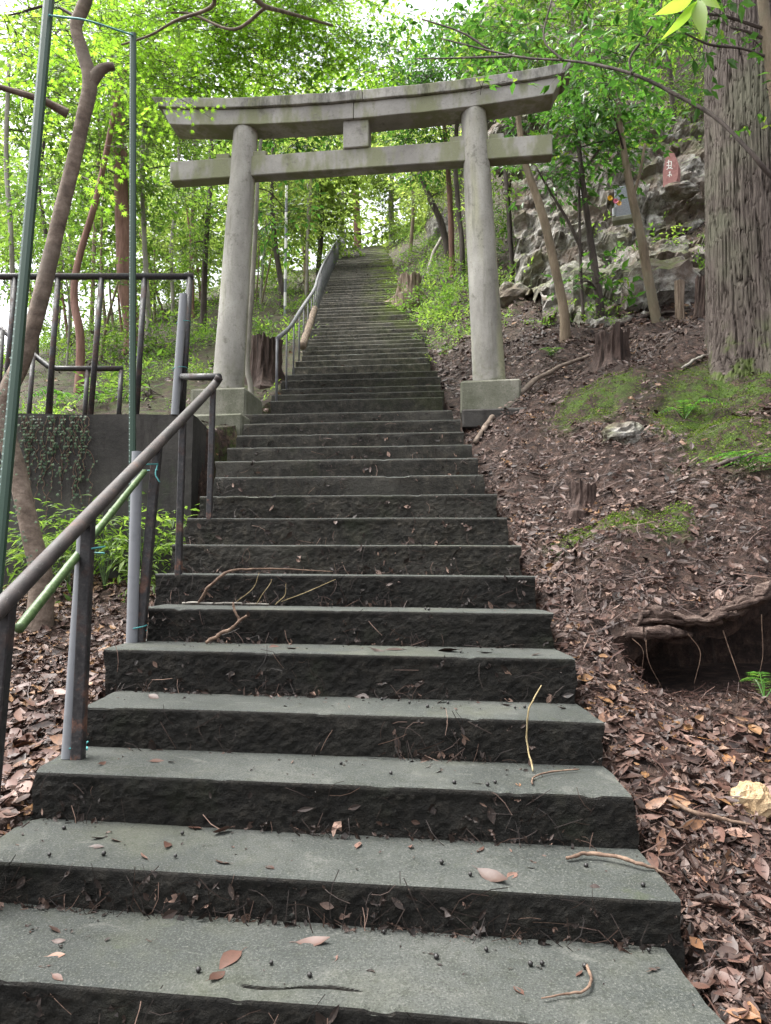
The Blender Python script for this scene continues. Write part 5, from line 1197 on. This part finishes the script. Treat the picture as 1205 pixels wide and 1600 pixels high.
branch('fallen_branch', 'pale dead branch standing above the stump beside the upper steps', 'branch', [GL(668, 432, -.02), P(676, 400, G(668, 432)[1] + .3), P(690, 372, G(668, 432)[1] + .6), P(699, 362, G(668, 432)[1] + .8)], [0.05, 0.045, 0.04, 0.025], 'bark_pale', kink=0.2)
branch('fallen_branch', 'short dead branch on the needle covered bank below the cedar', 'branch', [GL(1065, 580), GL(1090, 567), GL(1118, 556)], [0.012, 0.014, 0.008], 'bark_pale')
branch('fallen_branch', 'dark dead branch lying across the bank below the green moss', 'branch', [GL(1110, 735), GL(1145, 728), GL(1180, 716)], [0.012, 0.018, 0.012], 'bark_dark')
lp0, lp1 = P(473, 541, UP[7][0] + .05), P(492, 482, UP[13][0])
lp0[2] = max(lp0[2], UP[7][1] + 0.05)
branch('log', 'pale cut log lying on the upper steps against the handrail', 'log', [lp0, (lp0 + lp1) / 2, lp1], [0.056, 0.054, 0.05], 'stump_pale', 24, 14, 0.05, kink=0.1)
# exposed roots over the hollow
yroot = float(_ht[:, 1].min())
rt_pts = [P(962, 990, 3.2), P(990, 978, 3.16), P(1020, 962, 3.16), P(1060, 966, 3.14), P(1100, 974, 3.1), P(1140, 962, 3.1), P(1180, 940, 3.12), P(1220, 915, 3.2), P(1260, 900, 3.3)]
dy_ = yroot - 3.1 - 0.04
rt_pts = [np.array(P(*proj(p), p[1] + dy_)) for p in rt_pts]
branch('exposed_root', 'thick weathered root bridging the top of the hollow in the bank', 'root', rt_pts, [0.012, 0.024, 0.03, 0.022, 0.02, 0.026, 0.03, 0.03, 0.024], 'root', 120, 22, 0.75, rf=9)
branch('exposed_root', 'thin dark root twisting along the thick root over the hollow', 'root', [p + np.array([0.0, -0.015 + 0.02 * math.sin(i * 1.9), 0.028 * math.cos(i * 1.3)]) for i, p in enumerate(rt_pts)], [0.006, 0.012, 0.014, 0.012, 0.014, 0.012, 0.014, 0.012, 0.01], 'root', 90, 12, 0.6, rf=9)
rt2 = [P(974, 992, yroot - .06), P(1000, 990, yroot - .08), P(1040, 990, yroot - .05), P(1080, 992, yroot + .02)]
branch('exposed_root', 'shorter broken root below the thick one at the hollow', 'root', rt2, [0.014, 0.026, 0.024, 0.012], 'root', 30, 14, 0.4, rf=8)
# soil roof of the hollow, hanging over from the bank
n, m = 60, 10
xx = np.linspace(HOL['x0'] + 0.02, 2.6, n)[:, None] + np.zeros((1, m)); sfr = np.linspace(0, 1, m)[None] + np.zeros((n, 1))
yt = np.interp(xx, _ht[:, 0], _ht[:, 1]); yy = yt - 0.03 + sfr * 1.1
HOLs = HOL; HOL = None; zt_ = H(xx, yy); HOL = HOLs
zt_ = zt_ + 0.012 + 0.02 * fbm(xx * 8, yy * 8, 1.0); th_ = 0.10 + 0.05 * noise(xx * 6, yy * 6, 2.0)
o = MB(); sheet(o, xx, yy, zt_, moss_mask(xx, yy, True)); sheet(o, xx[:, ::-1], yy[:, ::-1] + 0.03, (zt_ - th_)[:, ::-1])
fr = np.stack([np.stack([xx[:, 0], yy[:, 0] + 0.03, (zt_ - th_)[:, 0]], -1), np.stack([xx[:, 0], yy[:, 0], zt_[:, 0]], -1)], 1).reshape(-1, 3); i = np.arange(n - 1) * 2
o.add(fr, np.stack([i, i + 2, i + 3, i + 1], 1)); o.build('bank_overhang', MAT['soil'], kind='structure')
for k_, (px, y0, y1, dx) in enumerate(((1010, 985, 1075, 25), (1075, 990, 1068, 10), (1130, 985, 1090, 35), (1190, 960, 1070, -8), (985, 995, 1050, 18))):
    a = P(px, y0, yroot - 0.02); b = P(px + dx, y1, yroot - 0.05); branch('rootlet', 'thin hanging rootlet in the dark hollow', 'root', [a, (a + b) / 2 + RNG.normal(0, .02, 3), b], [0.003, 0.002, 0.001], 'twig', 12, 4)['group'] = 'rootlets hanging in the hollow'

# ------------------------------------------------------------------ leaf litter
def litter_leaf(r, curl=0.25, L=1.0, W=0.24, n=5):
    tt = np.linspace(0, 1, n); w_ = W * np.sin(np.pi * np.clip(tt, .02, .98) ** 0.9); z = curl * (tt - 0.5) ** 2; f = []
    tw_ = r.normal(0, .25); V = np.stack([np.stack([tt - .5, w_, z + w_ * (0.28 + tw_)], 1), np.stack([tt - .5, 0 * tt, z], 1), np.stack([tt - .5, -w_, z + w_ * (0.28 - tw_)], 1)], 1).reshape(-1, 3)
    for i in range(n - 1):
        for j in range(2): f.append([i * 3 + j, i * 3 + j + 1, i * 3 + 4 + j, i * 3 + 3 + j])
    return V, np.array(f)
def HT(x, y):                                   # the ground, and the roof of the hollow where it stands
    global HOL
    a = H(x, y); keep_ = HOL; HOL = None; b = H(x, y); HOL = keep_
    roof = (y > np.interp(x, _ht[:, 0], _ht[:, 1]) - 0.01) & (x > keep_['x0'] + .02) & (x < 2.6)
    return np.where(roof, b + 0.02, a)
def orient(x, y, r, tilt):
    e = 0.03; gx_ = (HT(x + e, y) - HT(x - e, y)) / (2 * e); gy_ = (HT(x, y + e) - HT(x, y - e)) / (2 * e)
    gx_ = np.clip(gx_, -1.2, 1.2); gy_ = np.clip(gy_, -1.2, 1.2)
    n_ = np.stack([-gx_, -gy_, np.ones_like(x)], 1) + r.normal(0, tilt, (len(x), 3)); n_ /= np.linalg.norm(n_, axis=1, keepdims=True)
    a = r.uniform(0, 2 * math.pi, len(x)); t = np.stack([np.cos(a), np.sin(a), 0 * a], 1); t -= n_ * (t * n_).sum(1, keepdims=True); t /= np.linalg.norm(t, axis=1, keepdims=True)
    return np.stack([t, np.cross(n_, t), n_], -1), n_
def spots(N, ymin, ymax, r, power=1.0):
    u = r.uniform(0, 1, N); y = ymin * (ymax / ymin) ** u if power == 1.0 else ymin + (ymax - ymin) * u
    x = r.uniform(-1, 1, N) * (0.58 * y + 0.35)
    rb = x - XR(y); lb = XL(y) - x
    tor = (np.abs((x - TX) * math.cos(TA) + (y - TY) * math.sin(TA)) < 1.65) & (np.abs(y - TY + SK * (x - TX)) < 0.34)
    wall = (np.abs(y - WALL_Y - 0.08) < 0.14) & (x < WALL_X + .1)
    ok = ((rb > 0.03) | (lb > 0.03)) & ~tor & ~wall
    return x[ok], y[ok], rb[ok], lb[ok]
r = np.random.default_rng(21)
LFV = [litter_leaf(r, c, 1, w_) for c, w_ in ((0.1, .2), (0.25, .25), (-0.15, .22), (0.4, .18), (0.12, .3), (0.3, .14))]
LFT = LFV + [((V_ * [1, r.uniform(.5, 1.2), 1] + np.stack([0 * V_[:, 0], r.normal(0, .07, len(V_)), r.normal(0, .09, len(V_))], 1)), F_[r.uniform(0, 1, len(F_)) < 0.72]) for V_, F_ in LFV for _ in range(2)]
def scatter(mb, x, y, size, tilt, lift, rnd, shapes, r):
    R, n_ = orient(x, y, r, tilt); z = HT(x, y); p = np.stack([x, y, z], 1) + n_ * lift[:, None]
    var = r.integers(0, len(shapes), len(x))
    for vi, (V, Fc) in enumerate(shapes):
        I = np.nonzero(var == vi)[0]
        if len(I):
            W = np.einsum('nij,vj->nvi', R[I], V) * size[I][:, None, None] + p[I][:, None]
            mb.add(W.reshape(-1, 3), (Fc[None] + (np.arange(len(I)) * len(V))[:, None, None]).reshape(-1, Fc.shape[1]), np.repeat(rnd[I], len(V)))
x, y, rb, lb = spots(104000, 1.15, 26, r)
bank = (rb > 0) & (y > 2.9) & (y < 8.5)
hol = (y > HOL_at(x)[1]) & (y < HOL_at(x)[2] - 0.76) & (x > HOL['x0'])
cl_ = fbm(x * 1.6, y * 1.6, 4.0, 2)
keep = np.where(bank, r.uniform(0, 1, len(x)) < 0.92 + 0.5 * cl_, True) & ~(hol & (r.uniform(0, 1, len(x)) < 0.9)) & ~((moss_mask(x, y, True) > 0.35) & (r.uniform(0, 1, len(x)) < 0.93))
keep &= ~((y > 6.2) & (lb > 0) & (r.uniform(0, 1, len(x)) < 0.1))
x, y, rb, lb, bank = x[keep], y[keep], rb[keep], lb[keep], bank[keep]
size = np.where(bank, 0.02 + 0.065 * r.uniform(0, 1, len(x)) ** 1.5, 0.022 + 0.085 * r.uniform(0, 1, len(x)) ** 1.3) * np.where(y > 7, 1.25, 1.0) * np.interp(y, [1.2, 2.0, 3.2], [0.52, 0.62, 0.95])
tone = np.clip(r.uniform(0, 1, len(x)) + 0.1 * cl_[keep] + np.where(lb > 0, 0.08, 0.0), 0, 1)
far = np.ones(len(x), bool)
# the largest ones in view are leaves of their own
near = np.nonzero((y < 3.6) & (np.abs(x) < 0.53 * y) & (((rb > .05) & (rb < 1.2)) | (lb > .05)))[0]
ap = size[near] / y[near]; od = near[np.argsort(-ap)]; pick = np.concatenate([od[rb[od] > 0][:130], od[lb[od] > 0][:100]]); far[pick] = False
mb = MB(); scatter(mb, x[far], y[far], size[far], 0.3, r.uniform(0.002, 0.03, far.sum()), tone[far], LFT, r)
mb.build('leaf_litter', MAT['litter'], kind='stuff', label='brown fallen leaves covering the banks on both sides of the stairs', cat='leaves')
MAT['leaf_one'] = M('fallen_leaf', lambda g: (g.col(g.mix(g.rng(g.noise(45, 5, 0.75), 0.46, 0.66, 0, 0.75), g.ramp(g.objrnd(), [(0, (0.016, 0.009, 0.007)), (0.3, (0.05, 0.024, 0.017)), (0.6, (0.1, 0.05, 0.037)), (0.85, (0.17, 0.1, 0.078)), (1, (0.2, 0.09, 0.03))]), (0.06, 0.035, 0.025))), g.b.inputs['Roughness'].__setattr__('default_value', 0.5)), spec=0.4)
LM = []
for V, Fc in LFV:
    q = MB(); q.add(V, Fc); tube(q, [(-0.5, 0, V[1][2]), (-0.62, 0.01, V[1][2] + .02), (-0.72, 0.04, V[1][2] + .01)], [0.012, 0.01, 0.008], 4, cap=False); me = q.mesh('fallen_leaf', True); me.materials.append(MAT['leaf_one']); LM.append(me)
def one_leaf(p, R, s, label, group, vi):
    ob = link('fallen_leaf', LM[vi], None, label, 'leaf', group); mt = Matrix(R.tolist()).to_4x4(); mt = Matrix.Translation(p) @ mt @ Matrix.Scale(s, 4); ob.matrix_world = mt; return ob
Rn, nn_ = orient(x[pick], y[pick], r, 0.3); zz = HT(x[pick], y[pick])
for i, k_ in enumerate(pick):
    left = lb[k_] > 0
    one_leaf(np.array([x[k_], y[k_], zz[i]]) + nn_[i] * 0.026, Rn[i], size[k_] * 1.12, 'dry brown fallen leaf on the litter slope below the lower handrail' if left else 'damp brown fallen leaf on the litter slope beside the lowest steps', 'leaves on the slope below the handrail' if left else 'leaves on the slope beside the lowest steps', int(r.integers(0, 6)))

# needles and twiglets on the bank
def needle_shape(r):
    q = spline([(-.5, 0, 0), (0, r.normal(0, .1), .06), (.5, r.normal(0, .1), 0)], 4); V = []; f = []
    for p_ in q: V += [p_ + [0, .011, 0], p_ - [0, .011, 0]]
    for i in range(3): f.append([2 * i, 2 * i + 1, 2 * i + 3, 2 * i + 2])
    return np.array(V), np.array(f)
x, y, rb, lb = spots(60000, 1.3, 11, r); kp = (((rb > 0) & ((y > 3.0) | (r.uniform(0, 1, len(x)) < 0.25))) | (r.uniform(0, 1, len(x)) < 0.15)) & ~((moss_mask(x, y, True) > 0.35) & (r.uniform(0, 1, len(x)) < 0.85)); x, y = x[kp], y[kp]
mb = MB(); scatter(mb, x, y, 0.03 + 0.16 * r.uniform(0, 1, len(x)) ** 2, 0.35, r.uniform(0.004, 0.022, len(x)), r.beta(1.5, 2.0, len(x)), [needle_shape(r) for _ in range(6)], r)
mb.build('needle_litter', MAT['needle'], kind='stuff', label='fine red-brown needles and twiglets strewn over the bank', cat='needles')
# moss tufts and green sprouts
x, y, rb, lb = spots(200000, 2.8, 8.2, r); mk = moss_mask(x, y, True) * (0.9 + 0.6 * fbm(x * 3, y * 3, 2.0, 3)); kp = (r.uniform(0, 1, len(x)) < (mk - 0.22) * 6.0) & (rb > 0); x, y = x[kp], y[kp]; print('MOSS', len(x))
mb = MB(); scatter(mb, x, y, r.uniform(0.008, 0.02, len(x)), 1.0, r.uniform(0.002, 0.014, len(x)), r.uniform(0, 1, len(x)), [leaf_shape('diamond')], r)
mb.build('moss', MAT['mossg'], kind='stuff', label='bright green moss cushions on the bank below the cedar', cat='moss')
x, y, rb, lb = spots(26000, 1.6, 36, r); dn = fbm(x * 1.1 + 9, y * 1.1, 6.0, 2)
kp = np.where(lb > 0, (y > 6.4) & (dn > np.where(y < 11, 0.32, 0.25)) & ~((x > -2.3) & (y < 8.2)), np.where(y > 9, dn > 0.1, (dn > 0.8) & (y < 5))); x, y, lb = x[kp], y[kp], lb[kp]
shp = []
for vi in range(4):
    LV, LF, LR, sg = SPR['broad'][vi]; shp.append((LV @ rotm(0, -0.9, 0).T, LF))
mb = MB(); scatter(mb, x, y, r.uniform(0.10, 0.24, len(x)) * np.where(y > 12, 2.2, np.where(y > 6, 1.3, 0.8)), 0.3, np.full(len(x), 0.01), r.uniform(0.2, 1, len(x)), shp, r)
mb.build('undergrowth', MAT['light'], kind='stuff', label='small green seedlings dotted over the forest floor', cat='undergrowth')
# ferns
def fern(px, py, fr, label, seed, size):
    b = G(px, py); t_ = thing('fern', label, 'fern', loc=b); r_ = np.random.default_rng(seed)
    for k_ in range(fr):
        o = MB(); a = r_.uniform(0, 2 * math.pi); L_ = size * r_.uniform(.7, 1.1); q = spline([(0, 0, 0), (math.cos(a) * L_ * .4, math.sin(a) * L_ * .4, L_ * .45), (math.cos(a) * L_, math.sin(a) * L_, L_ * .3)], 16)
        t, A, Bv = frames(q); tube(o, q, np.linspace(0.003, 0.001, 16), 4, cap=False, rnd=.5); lv, lf_ = leaf_shape('lance')
        for i in range(2, 16):
            sl = L_ * 0.26 * math.sin(math.pi * (i + 1) / 18); sd_ = np.cross(t[i], [0, 0, 1]); sd_ /= np.linalg.norm(sd_) + 1e-6
            for s in (-1, 1):
                ax = sd_ * s + t[i] * .35; ax /= np.linalg.norm(ax); yv = np.cross([0, 0, 1], ax); yv /= np.linalg.norm(yv); R = np.stack([ax, yv, np.cross(ax, yv)], 1); o.add((lv * sl) @ R.T + q[i], lf_, r_.uniform())
        o.build('frond', MAT['ever'], t_)
fern(1190, 790, 7, 'fern at the edge of the bank below the cedar', 1, 0.35); fern(1195, 1095, 4, 'small fern beside the dark hollow', 2, 0.2); fern(1070, 655, 5, 'fern at the mossy hollow below the cedar', 3, 0.3); fern(110, 640, 6, 'fern behind the low black railing', 4, 0.5); fern(862, 562, 4, 'fern beside the fallen branch on the bank', 5, 0.22)

# ------------------------------------------------------------------ what lies on the steps
def tread_at(px, py):
    best = None
    for k_ in range(0, 12):
        z = ZS[k_]; p1 = P(px, py, 1.0); dz = p1[2] - CZ
        if dz > -1e-3: continue
        Y_ = (z - CZ) / dz; x_ = p1[0] * Y_; _, _, a, b = _ZK_low[k_ + 3]; lo = DS[k_] - SK * (x_ - (a + b) / 2)
        if lo - 0.02 < Y_ < lo + T + 0.04: best = np.array([x_, min(max(Y_, lo + .02), lo + T - .01), z + 0.004 - TILT * (x_ - (a + b) / 2)]); break
    return best if best is None else (best, k_)
ORD = ['lowest', 'second lowest', 'third lowest', 'fourth lowest', 'fifth lowest', 'sixth lowest', 'seventh lowest', 'eighth lowest', 'ninth lowest', 'tenth lowest', 'eleventh lowest', 'twelfth lowest']
r = np.random.default_rng(31)
SLV = [(90, 1530, 32), (360, 1502, 62), (340, 1528, 42), (92, 1475, 26), (85, 1457, 30), (88, 1497, 30), (70, 1513, 22), (490, 1475, 60), (523, 1500, 24), (810, 1546, 28), (905, 1520, 22), (745, 1600, 30), (152, 1314, 28), (180, 1317, 24), (150, 1327, 32), (225, 1342, 28), (262, 1325, 34), (348, 1350, 34), (422, 1357, 22), (308, 1291, 32), (347, 1304, 38), (560, 1321, 34), (641, 1324, 18), (750, 1328, 30), (770, 1373, 68), (800, 1368, 30), (829, 1356, 22), (160, 1197, 24), (245, 1192, 26), (268, 1194, 16), (667, 1199, 26), (686, 1207, 14), (745, 1224, 20), (810, 1225, 24), (690, 1203, 12), (410, 1078, 36), (430, 1086, 30), (565, 1091, 30), (690, 1098, 26), (712, 1108, 20), (745, 1097, 18), (790, 1101, 26), (240, 1093, 28), (322, 1084, 22), (590, 1018, 28), (615, 1016, 34), (428, 1012, 22), (455, 1015, 26), (700, 1018, 44), (760, 1020, 30), (838, 1023, 24), (548, 892, 22), (600, 897, 18), (330, 845, 20), (485, 773, 30), (636, 771, 24), (880, 1106, 22), (930, 1385, 20)]
for (px, py, s) in SLV:
    p = tread_at(px, py)
    if p is None: continue
    p, kk = p; sw = 'large' if s > 45 else ('small' if s < 25 else 'medium-sized')
    R = rotm(r.uniform(0, 6.3), r.normal(0, .12), r.normal(0, .22)); vi = int(r.integers(0, 6)); sc_ = pxm(s, p[1]) * 0.85; mz = float(((LFV[vi][0] * sc_) @ R.T)[:, 2].min()); one_leaf(p + np.array([0, 0, -mz - 0.003]), R, sc_, f'{sw} reddish brown fallen leaf lying on the {ORD[kk]} concrete step', f'{sw} leaves on the {ORD[kk]} step', vi)
MAT['nut'] = M('black_nut', m_plastic((0.012, 0.011, 0.01)), spec=0.5)
q = MB(); nu, nv = 10, 6; th = np.linspace(0, 2 * math.pi, nu, endpoint=False)[None]; ph = np.linspace(-1.5, 1.5, nv)[:, None]
V = np.stack([np.cos(ph) * np.cos(th), np.cos(ph) * np.sin(th), np.sin(ph) * 0.9 + 0 * th], -1).reshape(-1, 3); i = np.arange(nv - 1)[:, None] * nu; j = np.arange(nu)[None]; k = (j + 1) % nu
q.add(V, np.stack([i + j, i + k, i + nu + k, i + nu + j], -1).reshape(-1, 4)); tube(q, [(0, 0, .8), (.1, 0, 1.25)], [.18, .1], 5); nme = q.mesh('black_nut', True); nme.materials.append(MAT['nut'])
NUT = [(424, 1509), (310, 1521), (484, 1528), (682, 1498), (829, 1508), (914, 1511), (847, 1507), (77, 1342), (162, 1340), (274, 1343), (690, 1350), (735, 1369), (285, 1307), (916, 1354), (1005, 1384), (611, 1211), (710, 1225), (762, 1228), (774, 1224), (533, 1196), (597, 1095), (640, 1100), (668, 1106), (483, 1087), (700, 1100), (805, 1107), (820, 1106), (665, 953), (670, 954), (720, 1020), (100, 1300), (1010, 1480), (760, 1486), (600, 1455)]
for (px, py) in NUT:
    p = tread_at(px, py)
    if p is None: continue
    p, kk = p; ob = link('black_nut', nme, None, f'small round black nut lying on the {ORD[kk]} concrete step', 'nut', f'black nuts on the {ORD[kk]} step'); ob.location = p + np.array([0, 0, 0.0045]); s = r.uniform(0.0055, 0.0075); ob.scale = (s, s, s); ob.rotation_euler = tuple(r.uniform(0, 6, 3))
def on(px, py, k_, lift=0.008): return on_tread(px, py, k_) + np.array([0, 0, lift])
def riserp(px, py, k_, off=0.03):                     # just in front of the riser of step k
    _, z, a, b = _ZK_low[k_ + 3]; p1 = P(px, py, 1.0); Y_ = DS[k_]
    for _ in range(3): Y_ = DS[k_] - SK * (p1[0] * Y_ - (a + b) / 2) - off
    return np.array([p1[0] * Y_, Y_, (p1[2] - CZ) * Y_ + CZ])
branch('stick', 'smooth brown stick lying off the end of the second lowest step', 'stick', [on(885, 1346, 1, .012), on(930, 1342, 1, .018), on(1000, 1357, 1, .016), P(1050, 1370, on(1000, 1357, 1)[1] - .02)], [0.005, 0.006, 0.005, 0.003], 'twig')
branch('twig', 'thin hooked twig on the lowest step', 'twig', [on(917, 1511, 0), on(925, 1535, 0), on(912, 1554, 0), on(880, 1558, 0), on(846, 1564, 0)], [0.004, 0.0035, 0.003, 0.0024, 0.0016], 'twig')
branch('twig', 'pale curved straw leaning against a riser near the step ends', 'twig', [on(833, 1207, 2, .006), riserp(824, 1160, 3, .035), riserp(827, 1110, 3, .03), P(846, 1071, riserp(827, 1110, 3)[1] + .06)], [0.0028, 0.003, 0.003, 0.002], 'straw')
branch('twig', 'forked orange-brown stick propped on the step below the handrail pipe', 'twig', [on(322, 1009, 4), riserp(350, 990, 5, .05), riserp(386, 962, 5, .03)], [0.008, 0.009, 0.006], 'twig')
branch('twig', 'short side stick of the propped stick', 'twig', [riserp(375, 972, 5, .035), riserp(366, 950, 5, .02), P(365, 941, riserp(366, 950, 5)[1] + .02)], [0.006, 0.006, 0.004], 'twig')
b6 = riserp(340, 900, 6, .04)
branch('twig', 'bent bare branch reaching from one step up to the next', 'twig', [on(311, 944, 5), riserp(325, 920, 6, .05), riserp(355, 895, 6, .02), P(400, 890, b6[1] + .08), P(450, 890, b6[1] + .09), P(520, 893, b6[1] + .08)], [0.009, 0.008, 0.007, 0.005, 0.004, 0.002], 'twig')
branch('twig', 'straight grey stick lying along the back of a tread', 'twig', [on(285, 938, 5), on(340, 944, 5), on(420, 946, 5)], [0.006, 0.006, 0.004], 'bark_pale')
for i, (pts_) in enumerate([[(370, 940), (395, 920), (405, 895)], [(400, 945), (420, 915), (425, 905)], [(430, 945), (445, 930), (447, 912)], [(440, 940), (480, 925), (525, 905)]]):
    branch('twig', ['fine pale sprig curving up the riser', 'thin pale sprig standing beside the curved one', 'pale hooked sprig on the riser', 'long fine pale sprig slanting up the riser'][i], 'twig', [riserp(a, b, 6, .03) for a, b in pts_], [0.0022, 0.002, 0.0012], 'straw', 16, 4)
branch('twig', 'fine dark twig with curled end on the third lowest step', 'twig', [on(832, 1228, 2), on(834, 1218, 2), on(860, 1209, 2), on(905, 1204, 2)], [0.003, 0.003, 0.003, 0.002], 'twig', 30, 4)
branch('twig', 'brown twig lying over the litter beside the lowest steps', 'twig', [GL(1040, 1268, .04), GL(1085, 1292, .04), GL(1130, 1304, .04), GL(1180, 1308, .03)], [0.006, 0.007, 0.006, 0.004], 'twig')

# dark rotted scraps stuck to the risers and gathered at their feet
mb = MB(); r = np.random.default_rng(9)
ND = [needle_shape(r) for _ in range(6)]
for k_ in range(-1, 16):
    d, z, a, b = _ZK_low[k_ + 3]; zp = _ZK_low[k_ + 2][1]; N_ = 420 if k_ < 8 else 300
    t = r.uniform(0.01, 0.99, N_); cl_ = fbm(t * 7 + k_ * 3.1, 0 * t + k_, 2.0, 2); t = t[cl_ > -0.25 + 0.3 * r.normal(size=N_)]
    for tq in t:
        x_ = a + (b - a) * tq; y_ = d - SK * (x_ - (a + b) / 2); low = r.uniform() < 0.55
        zq = zp + (z - zp) * (0.02 + 0.18 * r.uniform() ** 2 if low else r.uniform(0.05, 0.9)); off = r.uniform(0.002, 0.03) if low else r.uniform(0.0, 0.012)
        if r.uniform() < 0.5: V, Fc = LFT[r.integers(0, len(LFT))]; s = 0.01 + 0.045 * r.uniform() ** 1.6
        else: V, Fc = ND[r.integers(0, 6)]; s = r.uniform(0.03, 0.13)
        R = rotm(0, 0, math.pi / 2) @ rotm(r.uniform(0, 6.3), r.normal(0, .35), r.normal(0, .35)); mb.add((V * s) @ R.T + np.array([x_, y_ - off, zq]), Fc, r.beta(1.2, 2.6) if r.uniform() < 0.93 else 1.0)
    for _ in range(150):                          # crumbs on the tread, thicker toward its back
        x_ = a + (b - a) * r.uniform(0.01, 0.99); q_ = r.uniform() ** 0.45; y_ = d - SK * (x_ - (a + b) / 2) + 0.02 + (T - 0.03) * q_; V, Fc = (LFT[r.integers(0, len(LFT))] if r.uniform() < .6 else ND[r.integers(0, 6)])
        mb.add((V * (0.004 + 0.022 * r.uniform() ** 2.5)) @ rotm(r.uniform(0, 6.3), r.normal(0, .15), r.normal(0, .2)).T + np.array([x_, y_, z + 0.004 - TILT * (x_ - (a + b) / 2)]), Fc, r.beta(1.3, 2.0))
mb.build('riser_debris', MAT['debris'], kind='stuff', label='dark rotted leaf scraps and twiglets clinging to the step risers', cat='debris')
# litter blown against the upper steps
mb = MB()
for (d, z, a, b) in UP[:60]:
    for _ in range(16):
        x_ = a + (b - a) * r.uniform(0.03, 0.97); y_ = d - SK * (x_ - (a + b) / 2) + r.uniform(0.02, 0.3); V, Fc = LFV[r.integers(0, 6)]
        mb.add((V * r.uniform(0.03, 0.08)) @ rotm(r.uniform(0, 6.3), r.normal(0, .2), r.normal(0, .3)).T + np.array([x_, y_, z + 0.014]), Fc, r.beta(2, 1.6))
mb.build('step_litter', MAT['litter'], kind='stuff', label='scattered small dry leaves on the upper steps', cat='leaves')
# survey marker pole on the slope, and the chain fence past the bend
mY = 17.0
mk_ = thing('marker_pole', 'thin white and grey banded pole among the trees beside the upper stairs', 'pole', loc=P(446, 445, mY))
zb_ = min(P(446, 445, mY)[2], float(H(P(446, 445, mY)[0], mY))) - 0.1; zt2 = P(446, 290, mY)[2]
for i in range(10):
    o = MB(); z0 = zb_ + (zt2 - zb_) * i / 10; tube(o, local(mk_, [(P(446, 445, mY)[0], mY, z0), (P(446, 445, mY)[0], mY, z0 + (zt2 - zb_) / 10)]), 0.035, 8); o.build('band', MAT['white'] if i % 2 else MAT['pvc'], mk_)
tY = UP[-1][0]
rf_ = thing('far_railing', 'dark cable railing past the bend at the head of the stairs', 'railing', loc=P(556, 372, tY + .6))
pipe(rf_, 'cable', [railp[-1], P(556, 366, tY + .6), P(575, 364, tY + 1.5), P(596, 355, tY + 2.2), P(612, 348, tY + 2.6)], 0.03, MAT['iron'], 6, n=24)
for (px, py, yb) in ((557, 366, 384), (575, 363, 382), (597, 354, 378), (611, 349, 374)):
    pipe(rf_, 'post', [P(px, yb, tY + 1.2), P(px, py, tY + 1.2)], 0.03, MAT['iron'], 6)
